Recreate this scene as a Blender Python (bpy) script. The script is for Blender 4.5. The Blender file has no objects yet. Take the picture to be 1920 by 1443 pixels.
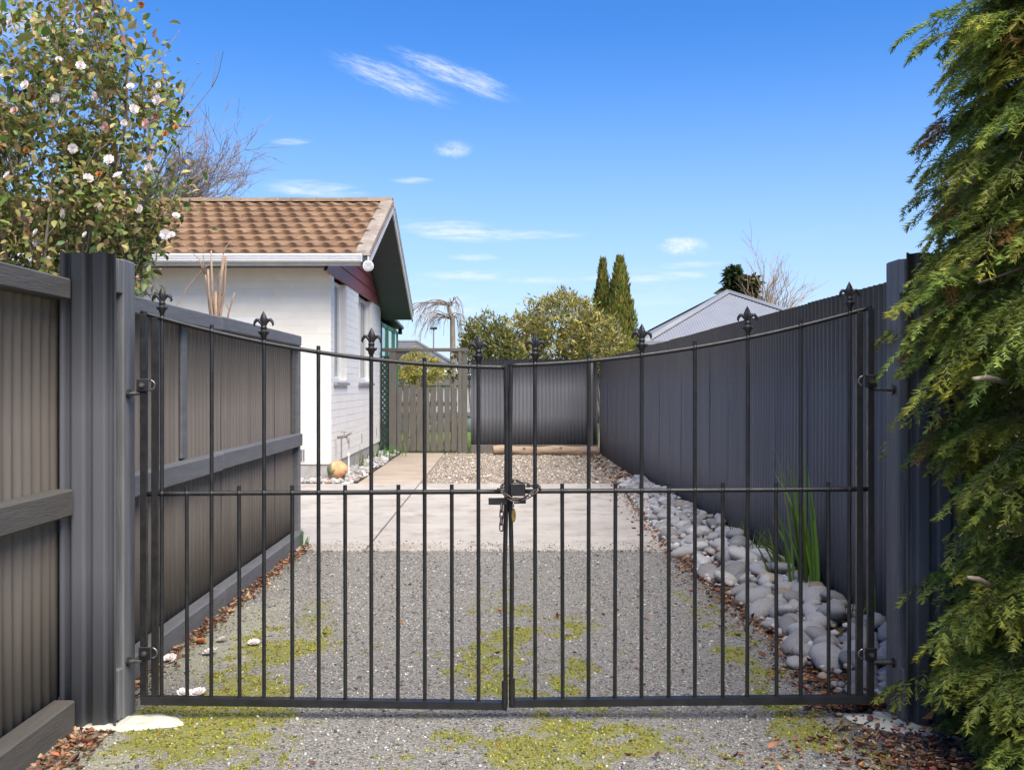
import bpy, math, random
import numpy as np
from mathutils import Vector, Matrix

random.seed(7)
rng = np.random.default_rng(11)
sc = bpy.context.scene
COL = sc.collection

# ------------------------------------------------------------------ camera, sky, sun, exposure
F, VPX, HY, CAMH = 1900.0, 937.0, 723.0, 1.35      # focal length in photo pixels, vanishing point, horizon, eye height
cam = bpy.data.cameras.new('camera')
cam.sensor_width = 36.0
cam.lens = 36.0 * F / 1920.0
cam.shift_x = (960 - VPX) / 1920.0
cam.shift_y = -(721.5 - HY) / 1920.0
cam.clip_start, cam.clip_end = 0.05, 2000
camo = bpy.data.objects.new('camera', cam)
camo.location = (0, 0, CAMH)
camo.rotation_euler = (math.radians(90), 0, 0)
COL.objects.link(camo)
sc.camera = camo

SUN_EL = math.radians(56)
SUN_AZ = math.atan2(0.36, -0.74)                    # clockwise from +Y (the view direction)
to_sun = Vector((math.sin(SUN_AZ) * math.cos(SUN_EL), math.cos(SUN_AZ) * math.cos(SUN_EL), math.sin(SUN_EL)))
sun = bpy.data.lights.new('sun', 'SUN')
sun.energy = 3.7
sun.angle = math.radians(60)
sun.color = (1.0, 0.91, 0.775)
suno = bpy.data.objects.new('sun', sun)
suno.rotation_euler = to_sun.to_track_quat('Z', 'Y').to_euler()
suno.location = (20, -15, 30)
COL.objects.link(suno)

world = bpy.data.worlds.new('World')
sc.world = world
world.use_nodes = True
wn, wl = world.node_tree.nodes, world.node_tree.links
wn.clear()
def W(t, **k):
    n = wn.new(t)
    for a, b in k.items(): setattr(n, a, b)
    return n
def wmath(op, a, b=None, c=None, clamp=False):
    n = W('ShaderNodeMath', operation=op, use_clamp=clamp)
    for i, v in enumerate((a, b, c)):
        if v is None: continue
        if isinstance(v, (int, float)): n.inputs[i].default_value = v
        else: wl.new(v, n.inputs[i])
    return n.outputs[0]
sky = W('ShaderNodeTexSky', sky_type='NISHITA', sun_disc=False)
sky.sun_elevation = SUN_EL
sky.sun_rotation = SUN_AZ
sky.altitude = 900
sky.air_density = 1.0
sky.dust_density = 0.3
sky.ozone_density = 2.6
hsv = W('ShaderNodeHueSaturation')
hsv.inputs['Saturation'].default_value = 1.36
hsv.inputs['Hue'].default_value = 0.511
wl.new(sky.outputs[0], hsv.inputs['Color'])
# thin cirrus and small fair-weather clouds, laid out by compass direction (a = x/y, e = z/y)
tc = W('ShaderNodeTexCoord')
sep = W('ShaderNodeSeparateXYZ'); wl.new(tc.outputs['Generated'], sep.inputs[0])
yy = wmath('MAXIMUM', sep.outputs[1], 0.02)
ca = wmath('DIVIDE', sep.outputs[0], yy)
ce = wmath('DIVIDE', sep.outputs[2], yy)
def wnoise(sx, sy, rot, detail, rough, seed):
    ang = math.radians(rot); c_, s_ = math.cos(ang), math.sin(ang)
    u = wmath('ADD', wmath('MULTIPLY', ca, c_ * sx), wmath('MULTIPLY', ce, s_ * sx))
    v = wmath('ADD', wmath('MULTIPLY', ca, -s_ * sy), wmath('MULTIPLY', ce, c_ * sy))
    cmb = W('ShaderNodeCombineXYZ'); wl.new(u, cmb.inputs[0]); wl.new(v, cmb.inputs[1]); cmb.inputs[2].default_value = seed
    n = W('ShaderNodeTexNoise'); n.inputs['Scale'].default_value = 1.0
    n.inputs['Detail'].default_value = detail; n.inputs['Roughness'].default_value = rough
    wl.new(cmb.outputs[0], n.inputs['Vector'])
    return n.outputs['Fac']
def wramp(x, lo, hi):
    n = W('ShaderNodeMapRange', clamp=True, interpolation_type='SMOOTHSTEP'); wl.new(x, n.inputs[0])
    n.inputs[1].default_value = lo; n.inputs[2].default_value = hi
    return n.outputs[0]
streak = wnoise(40, 260, -21, 12, 0.74, 1.3)
flat = wnoise(26, 170, 0, 12, 0.70, 4.1)
puff = wnoise(70, 110, 0, 12, 0.70, 7.7)
total = None
for (px, py, ra, rb, rot, src, dens) in (
        (735, 148, 150, 34, -21, streak, 0.80), (848, 140, 150, 27, -22, streak, 0.95), (900, 150, 70, 20, -22, streak, 0.8),
        (848, 280, 46, 22, 0, puff, 0.8), (590, 357, 120, 24, -4, flat, 0.85), (860, 434, 150, 26, -5, flat, 1.0),
        (1010, 440, 110, 12, 0, flat, 0.7), (1283, 461, 58, 24, 0, puff, 1.15), (872, 517, 110, 13, 0, flat, 0.9),
        (1250, 519, 120, 13, 5, flat, 0.9), (545, 265, 50, 9, 0, flat, 0.6), (772, 338, 50, 9, 0, flat, 0.6),
        (890, 482, 60, 10, 0, flat, 0.6), (1290, 497, 90, 10, 4, flat, 0.6), (810, 580, 120, 26, 0, flat, 0.9),
        (1010, 525, 120, 10, 0, flat, 0.5), (1120, 522, 50, 7, 0, flat, 0.6), (60, 40, 160, 60, 0, flat, 0.8)):
    a0, e0 = (px - VPX) / F, (HY - py) / F
    ang = math.radians(rot); c_, s_ = math.cos(ang), math.sin(ang)
    da = wmath('SUBTRACT', ca, a0); de = wmath('SUBTRACT', ce, e0)
    u = wmath('ADD', wmath('MULTIPLY', da, c_ * F / ra), wmath('MULTIPLY', de, s_ * F / ra))
    v = wmath('ADD', wmath('MULTIPLY', da, -s_ * F / rb), wmath('MULTIPLY', de, c_ * F / rb))
    r2 = wmath('ADD', wmath('MULTIPLY', u, u), wmath('MULTIPLY', v, v))
    m = wmath('SUBTRACT', 1.0, r2, clamp=True)
    k = wmath('MULTIPLY', wramp(wmath('ADD', src, wmath('MULTIPLY', m, 0.20)), 0.44, 0.98), wmath('MULTIPLY', wramp(m, 0.0, 1.0), dens))
    total = k if total is None else wmath('MAXIMUM', total, k)
# a faint veil of stratus all round the horizon
az = W('ShaderNodeVectorMath', operation='MULTIPLY'); wl.new(tc.outputs['Generated'], az.inputs[0]); az.inputs[1].default_value = (5, 5, 42)
vn = W('ShaderNodeTexNoise'); vn.inputs['Scale'].default_value = 1.0; vn.inputs['Detail'].default_value = 8; vn.inputs['Roughness'].default_value = 0.6
wl.new(az.outputs[0], vn.inputs['Vector'])
low = wmath('MULTIPLY', wramp(vn.outputs['Fac'], 0.52, 0.80), wmath('SUBTRACT', 1.0, wramp(sep.outputs[2], 0.02, 0.17)))
haze_k = wmath('MULTIPLY', wmath('SUBTRACT', 1.0, wramp(sep.outputs[2], -0.04, 0.34)), 0.82)
total = wmath('MAXIMUM', total, wmath('MULTIPLY', low, 0.75))
total = wmath('MULTIPLY', total, 0.95)
mix = W('ShaderNodeMixRGB'); wl.new(total, mix.inputs[0])
hz = W('ShaderNodeMixRGB'); wl.new(haze_k, hz.inputs[0]); wl.new(hsv.outputs[0], hz.inputs[1]); hz.inputs[2].default_value = (2.35, 3.05, 4.4, 1); wl.new(hz.outputs[0], mix.inputs[1])
mix.inputs[2].default_value = (4.6, 4.85, 5.3, 1)
bg = W('ShaderNodeBackground'); bg.inputs['Strength'].default_value = 0.094
wl.new(mix.outputs[0], bg.inputs['Color'])
wo = W('ShaderNodeOutputWorld'); wl.new(bg.outputs[0], wo.inputs[0])

sc.view_settings.view_transform = 'Standard'
sc.view_settings.look = 'None'
sc.view_settings.exposure = 1.22
sc.view_settings.gamma = 1
sc.view_settings.use_curve_mapping = False
sc.render.engine = 'CYCLES'
sc.cycles.max_bounces = 6
sc.cycles.use_adaptive_sampling = True
sc.cycles.adaptive_threshold = 0.025
sc.cycles.transparent_max_bounces = 8
sc.cycles.use_denoising = True

# ------------------------------------------------------------------ helpers
def at(px, py, Y):
    return ((px - VPX) * Y / F, Y, CAMH - (py - HY) * Y / F)

def hsh(ix, iy, seed):
    h = (ix.astype(np.int64) * 374761393 + iy.astype(np.int64) * 668265263 + seed * 1442695041) & 0x7fffffff
    h = ((h ^ (h >> 13)) * 1274126177) & 0x7fffffff
    return ((h ^ (h >> 16)) & 0xffff) / 65535.0
def vnoise(x, y, seed=0):
    ix, iy = np.floor(x), np.floor(y); fx, fy = x - ix, y - iy
    fx, fy = fx * fx * (3 - 2 * fx), fy * fy * (3 - 2 * fy)
    a, b, c, d = hsh(ix, iy, seed), hsh(ix + 1, iy, seed), hsh(ix, iy + 1, seed), hsh(ix + 1, iy + 1, seed)
    return (a * (1 - fx) + b * fx) * (1 - fy) + (c * (1 - fx) + d * fx) * fy
def fbm(x, y, seed=0, oct=4):
    s, a, t = 0, 0.5, 0
    for k in range(oct):
        s = s + a * vnoise(x * 2 ** k, y * 2 ** k, seed + 17 * k); t += a; a *= 0.5
    return s / t

def np_mesh(name, V, Fc, cols=None, smooth=False):
    V = np.asarray(V, dtype=np.float32).reshape(-1, 3); Fc = np.asarray(Fc, dtype=np.int32)
    me = bpy.data.meshes.new(name)
    k = Fc.shape[1]; n = Fc.shape[0]
    me.vertices.add(len(V)); me.vertices.foreach_set('co', V.ravel())
    me.loops.add(n * k); me.loops.foreach_set('vertex_index', Fc.ravel())
    me.polygons.add(n); me.polygons.foreach_set('loop_start', np.arange(0, n * k, k, dtype=np.int32))
    if smooth: me.polygons.foreach_set('use_smooth', np.ones(n, dtype=bool))
    if cols is not None:
        c4 = np.ones((len(V), 4), dtype=np.float32); c4[:, :3] = cols
        at_ = me.color_attributes.new('Col', 'FLOAT_COLOR', 'POINT'); at_.data.foreach_set('color', c4.ravel())
    me.update(calc_edges=True)
    return me

def world_loc(o):
    v = Vector((0, 0, 0))
    while o is not None:
        v = v + Vector(o.location); o = o.parent
    return v
def link(name, me, mat=None, parent=None, loc=None, rot=None, scale=None):
    o = bpy.data.objects.new(name, me)
    COL.objects.link(o)
    if mat is not None and me is not None and len(me.materials) == 0: me.materials.append(mat)
    if parent is not None:
        o.parent = parent
        base = Vector(loc) if loc is not None else Vector((0, 0, 0))
        o.location = base - world_loc(parent)
    elif loc is not None: o.location = loc
    if rot is not None: o.rotation_euler = rot
    if scale is not None: o.scale = scale
    return o
def tag(o, label=None, cat=None, group=None, kind=None):
    if label: o['label'] = label
    if cat: o['category'] = cat
    if group: o['group'] = group
    if kind: o['kind'] = kind
    return o
def thing(name, label, cat, loc, group=None):
    o = bpy.data.objects.new(name, None); COL.objects.link(o); o.location = loc
    o.empty_display_size = 0.1
    return tag(o, label, cat, group)

class MB:
    def __init__(s): s.v, s.f = [], []
    def add(s, V, Fs):
        b = len(s.v); s.v += [tuple(map(float, p)) for p in V]; s.f += [tuple(i + b for i in f) for f in Fs]; return s
    def box(s, x0, x1, y0, y1, z0, z1, b=0.0):
        if x0 > x1: x0, x1 = x1, x0
        if y0 > y1: y0, y1 = y1, y0
        if z0 > z1: z0, z1 = z1, z0
        b = min(b, (x1 - x0) * .45, (y1 - y0) * .45, (z1 - z0) * .45)
        if b <= 0:
            V = [(x, y, z) for x in (x0, x1) for y in (y0, y1) for z in (z0, z1)]
            return s.add(V, [(0, 1, 3, 2), (4, 6, 7, 5), (0, 4, 5, 1), (2, 3, 7, 6), (0, 2, 6, 4), (1, 5, 7, 3)])
        V, idx = [], {}
        for i, x in enumerate((x0, x1)):
            for j, y in enumerate((y0, y1)):
                for k, z in enumerate((z0, z1)):
                    xi, yi, zi = x + (b, -b)[i], y + (b, -b)[j], z + (b, -b)[k]
                    for a, p in enumerate(((x, yi, zi), (xi, y, zi), (xi, yi, z))):
                        idx[(i, j, k, a)] = len(V); V.append(p)
        Fs = []
        g = lambda i, j, k, a: idx[(i, j, k, a)]
        for i in (0, 1):
            q = [g(i, 0, 0, 0), g(i, 1, 0, 0), g(i, 1, 1, 0), g(i, 0, 1, 0)]; Fs.append(q if i else q[::-1])
            q = [g(0, i, 0, 1), g(1, i, 0, 1), g(1, i, 1, 1), g(0, i, 1, 1)]; Fs.append(q[::-1] if i else q)
            q = [g(0, 0, i, 2), g(1, 0, i, 2), g(1, 1, i, 2), g(0, 1, i, 2)]; Fs.append(q if i else q[::-1])
        for i in (0, 1):
            for j in (0, 1):
                Fs.append([g(i, j, 0, 0), g(i, j, 1, 0), g(i, j, 1, 1), g(i, j, 0, 1)])
                Fs.append([g(i, 0, j, 0), g(i, 1, j, 0), g(i, 1, j, 2), g(i, 0, j, 2)])
                Fs.append([g(0, i, j, 1), g(1, i, j, 1), g(1, i, j, 2), g(0, i, j, 2)])
                for k in (0, 1): Fs.append([g(i, j, k, 0), g(i, j, k, 1), g(i, j, k, 2)])
        return s.add(V, Fs)
    def tube(s, pts, rad, sides=8, cap=True, flat=1.0):
        pts = [Vector(p) for p in pts]
        if not hasattr(rad, '__len__'): rad = [rad] * len(pts)
        n = len(pts); V = []; up = None
        for i, p in enumerate(pts):
            t = (pts[min(i + 1, n - 1)] - pts[max(i - 1, 0)])
            t = t.normalized() if t.length > 1e-9 else Vector((0, 0, 1))
            if up is None:
                up = Vector((0, 1, 0)) if abs(t.y) < 0.9 else Vector((1, 0, 0))
            u = (up - t * up.dot(t)); u = u.normalized() if u.length > 1e-6 else t.orthogonal().normalized(); up = u
            w = t.cross(u)
            for k in range(sides):
                a = 2 * math.pi * k / sides
                V.append(p + (u * math.cos(a) * flat + w * math.sin(a)) * rad[i])
        Fs = []
        for i in range(n - 1):
            for k in range(sides):
                k2 = (k + 1) % sides
                Fs.append((i * sides + k, i * sides + k2, (i + 1) * sides + k2, (i + 1) * sides + k))
        if cap:
            Fs.append(tuple(range(sides))[::-1]); Fs.append(tuple((n - 1) * sides + k for k in range(sides)))
        return s.add(V, Fs)
    def lathe(s, prof, c, sides=12, sx=1.0, sy=1.0):
        V, Fs = [], []
        for r, z in prof:
            for k in range(sides):
                a = 2 * math.pi * k / sides
                V.append((c[0] + r * math.cos(a) * sx, c[1] + r * math.sin(a) * sy, c[2] + z))
        for i in range(len(prof) - 1):
            for k in range(sides):
                k2 = (k + 1) % sides
                Fs.append((i * sides + k, i * sides + k2, (i + 1) * sides + k2, (i + 1) * sides + k))
        Fs.append(tuple(range(sides))[::-1]); Fs.append(tuple((len(prof) - 1) * sides + k for k in range(sides)))
        return s.add(V, Fs)
    def prism(s, poly, axis, a0, a1):
        """poly: 2-D outline; axis 'x': outline in (y,z) run along x; 'y': (x,z); 'z': (x,y)"""
        mk = {'x': lambda p, a: (a, p[0], p[1]), 'y': lambda p, a: (p[0], a, p[1]), 'z': lambda p, a: (p[0], p[1], a)}[axis]
        n = len(poly)
        V = [mk(p, a0) for p in poly] + [mk(p, a1) for p in poly]
        Fs = [tuple(range(n)), tuple(range(2 * n - 1, n - 1, -1))] + [(i, (i + 1) % n, n + (i + 1) % n, n + i) for i in range(n)]
        return s.add(V, Fs)
    def mesh(s, name, smooth=False):
        me = bpy.data.meshes.new(name); me.from_pydata(s.v, [], s.f)
        me.validate()
        import bmesh
        bm = bmesh.new(); bm.from_mesh(me); bmesh.ops.recalc_face_normals(bm, faces=bm.faces); bm.to_mesh(me); bm.free()
        if smooth: 
            me.polygons.foreach_set('use_smooth', np.ones(len(me.polygons), dtype=bool))
            if smooth == 'auto':
                me.set_sharp_from_angle(angle=math.radians(40))
        me.update(); return me
    def build(s, name, mat, parent=None, smooth=False):
        return link(name, s.mesh(name, smooth), mat, parent)

def rot_from(d, n):
    """rows of matrices whose columns are x (width), y (length d), z (normal)"""
    d = d / np.linalg.norm(d, axis=1, keepdims=True)
    x = np.cross(d, n); x /= (np.linalg.norm(x, axis=1, keepdims=True) + 1e-9)
    z = np.cross(x, d)
    return np.stack([x, d, z], axis=2)
def scatter(TV, TF, pos, R, scl, cols=None, tcol=None):
    """copies of a small template as one vertex/face array; scl (N,3); cols (N,3); tcol (k,) brightening along the template"""
    TV = np.asarray(TV, float); TF = np.asarray(TF); N, k = len(pos), len(TV)
    V = np.einsum('nij,nkj->nki', R, TV[None] * scl[:, None, :]) + pos[:, None, :]
    Fs = (TF[None] + (np.arange(N) * k)[:, None, None]).reshape(-1, TF.shape[1])
    C = None
    if cols is not None:
        C = np.repeat(cols[:, None, :], k, axis=1)
        C = C.reshape(-1, 3)
    return V.reshape(-1, 3), Fs, C
def rand_dir(n):
    v = rng.normal(size=(n, 3)); return v / np.linalg.norm(v, axis=1, keepdims=True)
def pick(cols, n, w=None, jit=0.15):
    cols = np.array(cols); i = rng.choice(len(cols), n, p=None if w is None else np.array(w) / sum(w))
    return np.clip(cols[i] * (1 + rng.normal(0, jit, (n, 1))) * (1 + rng.normal(0, jit * .3, (n, 3))), 0.004, 1)

# ------------------------------------------------------------------ materials
def material(name, c1, c2=None, scale=8.0, rough=0.6, spec=0.4, metal=0.0, bump=0.0, bscale=60.0, stretch=None,
             attr=False, transl=0.0, c3=None, s3=40.0, t3=(0.6, 0.7), lo=0.35, hi=0.65, rand=0.0, detail=5, coat=0.0, rvar=0.0, gen=False):
    m = bpy.data.materials.new(name); m.use_nodes = True
    nt = m.node_tree; N, L = nt.nodes, nt.links
    b = N['Principled BSDF']; out = N['Material Output']
    b.inputs['Roughness'].default_value = rough
    b.inputs['Specular IOR Level'].default_value = spec
    b.inputs['Metallic'].default_value = metal
    if coat: b.inputs['Coat Weight'].default_value = coat
    tcn = N.new('ShaderNodeNewGeometry') if not gen else N.new('ShaderNodeTexCoord')
    vec = tcn.outputs['Position'] if not gen else tcn.outputs['Object']
    if stretch:
        mp = N.new('ShaderNodeMapping'); mp.inputs['Scale'].default_value = stretch; L.new(vec, mp.inputs[0]); vec = mp.outputs[0]
    def noise(s_, d_=detail, r_=0.6):
        n = N.new('ShaderNodeTexNoise'); n.inputs['Scale'].default_value = s_; n.inputs['Detail'].default_value = d_
        n.inputs['Roughness'].default_value = r_; L.new(vec, n.inputs['Vector']); return n.outputs['Fac']
    def ramp(x, a, c):
        r = N.new('ShaderNodeMapRange'); L.new(x, r.inputs[0]); r.inputs[1].default_value = a; r.inputs[2].default_value = c; return r.outputs[0]
    if attr:
        an = N.new('ShaderNodeAttribute'); an.attribute_name = 'Col'; col = an.outputs['Color']
    else:
        rg = N.new('ShaderNodeRGB'); rg.outputs[0].default_value = (*c1, 1); col = rg.outputs[0]
    def mixc(fac, a, c):
        x = N.new('ShaderNodeMixRGB'); 
        if isinstance(fac, float): x.inputs[0].default_value = fac
        else: L.new(fac, x.inputs[0])
        L.new(a, x.inputs[1])
        if isinstance(c, tuple): x.inputs[2].default_value = (*c, 1)
        else: L.new(c, x.inputs[2])
        return x.outputs[0]
    if c2 is not None: col = mixc(ramp(noise(scale), lo, hi), col, c2)
    if c3 is not None: col = mixc(ramp(noise(s3, 6, 0.7), *t3), col, c3)
    if rand:
        oi = N.new('ShaderNodeObjectInfo')
        mr = N.new('ShaderNodeMapRange'); L.new(oi.outputs['Random'], mr.inputs[0]); mr.inputs[3].default_value = 1 - rand; mr.inputs[4].default_value = 1 + rand
        hv = N.new('ShaderNodeHueSaturation'); L.new(col, hv.inputs['Color']); L.new(mr.outputs[0], hv.inputs['Value']); col = hv.outputs[0]
    L.new(col, b.inputs['Base Color'])
    if rvar:
        mr = N.new('ShaderNodeMapRange'); L.new(noise(scale * 2.3), mr.inputs[0]); mr.inputs[1].default_value = .3; mr.inputs[2].default_value = .7
        mr.inputs[3].default_value = rough - rvar; mr.inputs[4].default_value = rough + rvar; L.new(mr.outputs[0], b.inputs['Roughness'])
    if bump:
        bp = N.new('ShaderNodeBump'); bp.inputs['Strength'].default_value = 1.0; bp.inputs['Distance'].default_value = bump
        L.new(noise(bscale, 6, 0.65), bp.inputs['Height']); L.new(bp.outputs[0], b.inputs['Normal'])
    if transl:
        tr = N.new('ShaderNodeBsdfTranslucent'); L.new(col, tr.inputs['Color'])
        mx = N.new('ShaderNodeMixShader'); mx.inputs[0].default_value = transl
        L.new(b.outputs[0], mx.inputs[1]); L.new(tr.outputs[0], mx.inputs[2]); L.new(mx.outputs[0], out.inputs['Surface'])
    return m

M = {}
M['iron_blue'] = material('dark_painted_steel', (0.096, 0.100, 0.113), (0.118, 0.122, 0.134), 1.6, 0.52, 0.42, stretch=(2, 2, 0.3), c3=(0.20, 0.20, 0.20), s3=34, t3=(0.64, 0.84), rvar=0.06)
M['iron_brown'] = material('weathered_brown_steel', (0.160, 0.138, 0.115), (0.192, 0.168, 0.142), 4.0, 0.55, 0.35, stretch=(3, 3, 0.16), c3=(0.36, 0.35, 0.33), s3=30, t3=(0.62, 0.80), rvar=0.08)
M['iron_light'] = material('pale_zinc_sheet', (0.42, 0.45, 0.48), (0.34, 0.36, 0.39), 4, 0.45, 0.4)
M['rail_grey'] = material('grey_painted_timber', (0.150, 0.153, 0.160), (0.118, 0.119, 0.124), 5, 0.6, 0.3, bump=0.003, bscale=22, stretch=(6, 0.6, 6), c3=(0.26, 0.26, 0.26), s3=30, t3=(0.68, 0.78))
M['rail_brown'] = material('brown_grey_painted_timber', (0.115, 0.108, 0.096), (0.09, 0.085, 0.077), 5, 0.6, 0.3, bump=0.003, bscale=22, stretch=(6, 0.6, 6), c3=(0.17, 0.165, 0.155), s3=30, t3=(0.68, 0.78))
M['post_timber'] = material('grey_painted_post', (0.17, 0.172, 0.175), (0.12, 0.122, 0.125), 5, 0.6, 0.3, bump=0.003, bscale=25, stretch=(6, 6, 0.5), c3=(0.30, 0.30, 0.30), s3=30, t3=(0.66, 0.80))
M['gate_iron'] = material('black_gate_paint', (0.010, 0.0098, 0.0105), (0.020, 0.019, 0.0195), 18, 0.42, 0.5, bump=0.0006, bscale=160, c3=(0.16, 0.15, 0.14), s3=55, t3=(0.66, 0.76), rvar=0.1)
M['hinge_steel'] = material('worn_steel', (0.10, 0.10, 0.10), (0.32, 0.31, 0.29), 60, 0.35, 0.5, metal=0.8, rvar=0.1)
M['chain'] = material('chain_steel', (0.07, 0.06, 0.055), (0.16, 0.14, 0.12), 90, 0.42, 0.5, metal=0.7)
M['brass'] = material('old_brass', (0.40, 0.27, 0.09), (0.22, 0.14, 0.05), 70, 0.42, 0.5, metal=0.85)
M['screw'] = material('screw_head', (0.09, 0.09, 0.10), None, rough=0.4)
M['brick_paint'] = material('cream_painted_brick', (0.84, 0.79, 0.68), (0.79, 0.74, 0.635), 3, 0.55, 0.3, bump=0.0012, bscale=60, rand=0.025, gen=False)
M['render_white'] = material('white_painted_wall', (0.84, 0.82, 0.765), (0.80, 0.78, 0.725), 3, 0.55, 0.3, bump=0.001, bscale=60)
M['foundation'] = material('bare_concrete_foundation', (0.45, 0.43, 0.40), (0.34, 0.32, 0.29), 6, 0.85, 0.2, bump=0.003, bscale=50)
M['white_paint'] = material('white_paint', (0.80, 0.80, 0.78), (0.72, 0.72, 0.70), 6, 0.35, 0.4)
M['red_board'] = material('maroon_weatherboard', (0.22, 0.042, 0.045), (0.25, 0.07, 0.07), 6, 0.45, 0.4, stretch=(4, .6, 4), c3=(0.30, 0.20, 0.19), s3=30, t3=(0.62, 0.85), rand=0.1)
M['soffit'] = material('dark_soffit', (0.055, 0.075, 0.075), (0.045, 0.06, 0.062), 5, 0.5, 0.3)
M['green_paint'] = material('green_paint', (0.035, 0.17, 0.105), (0.03, 0.14, 0.085), 5, 0.5, 0.35)
M['green_glass'] = material('reflective_glass', (0.30, 0.42, 0.42), None, rough=0.06, spec=0.9)
M['glass'] = material('window_glass', (0.10, 0.11, 0.12), None, rough=0.05, spec=0.8)
M['curtain'] = material('lace_curtain', (0.62, 0.62, 0.60), (0.16, 0.16, 0.16), 26, 0.8, 0.1, lo=0.48, hi=0.55)
M['sill'] = material('grey_sill', (0.33, 0.33, 0.33), (0.24, 0.24, 0.24), 9, 0.7, 0.3)
M['tile'] = material('brown_roof_tile', (0.235, 0.148, 0.088), (0.19, 0.115, 0.068), 2.2, 0.8, 0.25, bump=0.003, bscale=130, c3=(0.50, 0.44, 0.40), s3=2.6, t3=(0.64, 0.82), rand=0.16)
M['ridge'] = material('weathered_ridge_cap', (0.25, 0.17, 0.11), (0.17, 0.13, 0.09), 3, 0.85, 0.2, bump=0.003, bscale=110, c3=(0.40, 0.38, 0.36), s3=14, t3=(0.56, 0.75), rand=0.12)
M['verge'] = material('weathered_verge_cap', (0.24, 0.20, 0.165), (0.32, 0.27, 0.22), 4, 0.8, 0.25, c3=(0.46, 0.43, 0.40), s3=11, t3=(0.55, 0.75), rand=0.1)
M['rust_edge'] = material('rust_stained_edge', (0.34, 0.16, 0.075), (0.42, 0.25, 0.14), 8, 0.7, 0.3)
M['barge'] = material('pale_bargeboard', (0.60, 0.61, 0.60), (0.48, 0.50, 0.49), 5, 0.5, 0.3)
M['picket'] = material('brown_grey_picket', (0.125, 0.115, 0.098), (0.10, 0.092, 0.08), 6, 0.6, 0.3, stretch=(6, 6, .7), rand=0.08)
M['lattice'] = material('dark_green_lattice', (0.022, 0.032, 0.028), (0.03, 0.042, 0.036), 8, 0.6, 0.3)
M['zinc_roof'] = material('silver_grey_iron_roof', (0.22, 0.235, 0.26), (0.20, 0.212, 0.236), 2, 0.5, 0.4)
M['flashing'] = material('grey_flashing', (0.22, 0.232, 0.255), (0.20, 0.21, 0.23), 2, 0.45, 0.4)
M['grey_tile'] = material('dark_grey_tile', (0.13, 0.135, 0.145), (0.17, 0.17, 0.18), 5, 0.7, 0.3, rand=0.1)
M['white_wall'] = material('far_white_wall', (0.78, 0.78, 0.78), None, rough=0.7)
M['concrete'] = material('pale_concrete', (0.43, 0.402, 0.36), (0.335, 0.312, 0.281), 1.2, 0.85, 0.2, bump=0.0015, bscale=90, c3=(0.25, 0.20, 0.155), s3=2.9, t3=(0.50, 0.74), lo=0.32, hi=0.66, detail=10, rand=0.05)
M['path'] = material('brown_stained_concrete', (0.40, 0.335, 0.27), (0.32, 0.265, 0.21), 1.8, 0.85, 0.2, bump=0.0015, bscale=90, c3=(0.23, 0.18, 0.135), s3=3.5, t3=(0.58, 0.80), detail=8, rand=0.06)
M['footing'] = material('white_washed_concrete', (0.60, 0.59, 0.53), (0.44, 0.44, 0.36), 14, 0.9, 0.2, bump=0.006, bscale=30, c3=(0.20, 0.20, 0.18), s3=60, t3=(0.66, 0.72))
M['bark'] = material('pale_grey_bark', (0.30, 0.25, 0.19), (0.19, 0.155, 0.12), 14, 0.85, 0.2, bump=0.003, bscale=60, stretch=(3, 3, .6))
M['bark_dark'] = material('dark_twig_bark', (0.24, 0.185, 0.15), (0.17, 0.13, 0.105), 14, 0.85, 0.2)
M['bark_red'] = material('reddish_cut_stem', (0.25, 0.165, 0.115), (0.34, 0.26, 0.195), 16, 0.75, 0.2, stretch=(3, 3, .5), bump=0.002, bscale=60)
M['log'] = material('weathered_log', (0.36, 0.27, 0.195), (0.22, 0.155, 0.105), 5, 0.85, 0.2, bump=0.008, bscale=12, stretch=(0.5, 5, 5), c3=(0.56, 0.49, 0.41), s3=8, t3=(0.55, 0.75))
M['leaf'] = material('leaf', (0, 0, 0), attr=True, rough=0.42, spec=0.45, transl=0.25)
M['leaf_dull'] = material('dull_leaf', (0, 0, 0), attr=True, rough=0.6, spec=0.3, transl=0.3)
M['needle'] = material('needle', (0, 0, 0), attr=True, rough=0.5, spec=0.35, transl=0.32)
M['dry_leaf'] = material('dry_leaf', (0, 0, 0), attr=True, rough=0.7, spec=0.25, transl=0.12)
M['petal'] = material('white_petal', (0.84, 0.76, 0.73), (0.86, 0.82, 0.79), 30, 0.6, 0.3, transl=0.2, rand=0.06)
M['petal_pink'] = material('pink_petal', (0.80, 0.46, 0.42), (0.85, 0.62, 0.57), 30, 0.6, 0.3, transl=0.2)
M['petal_brown'] = material('browned_petal', (0.55, 0.22, 0.06), (0.42, 0.17, 0.06), 30, 0.7, 0.2, transl=0.15)
M['stone'] = material('grey_river_stone', (0.37, 0.365, 0.36), (0.27, 0.266, 0.26), 9, 0.7, 0.25, bump=0.002, bscale=60, rand=0.38, gen=True, c3=(0.42, 0.37, 0.31), s3=7, t3=(0.54, 0.74))
M['stone_tan'] = material('tan_river_stone', (0.40, 0.33, 0.25), (0.30, 0.245, 0.185), 9, 0.75, 0.25, bump=0.002, bscale=60, rand=0.2, gen=True)
M['pebble'] = material('mixed_pebbles', (0, 0, 0), attr=True, rough=0.8, spec=0.25)
M['boulder'] = material('orange_green_boulder', (0.52, 0.25, 0.11), (0.60, 0.36, 0.20), 9, 0.85, 0.2, bump=0.012, bscale=18, c3=(0.12, 0.14, 0.075), s3=3.4, t3=(0.46, 0.54))
M['lawn'] = material('lawn', (0.10, 0.16, 0.04), (0.15, 0.20, 0.055), 3, 0.9, 0.1, bump=0.02, bscale=80)
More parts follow.
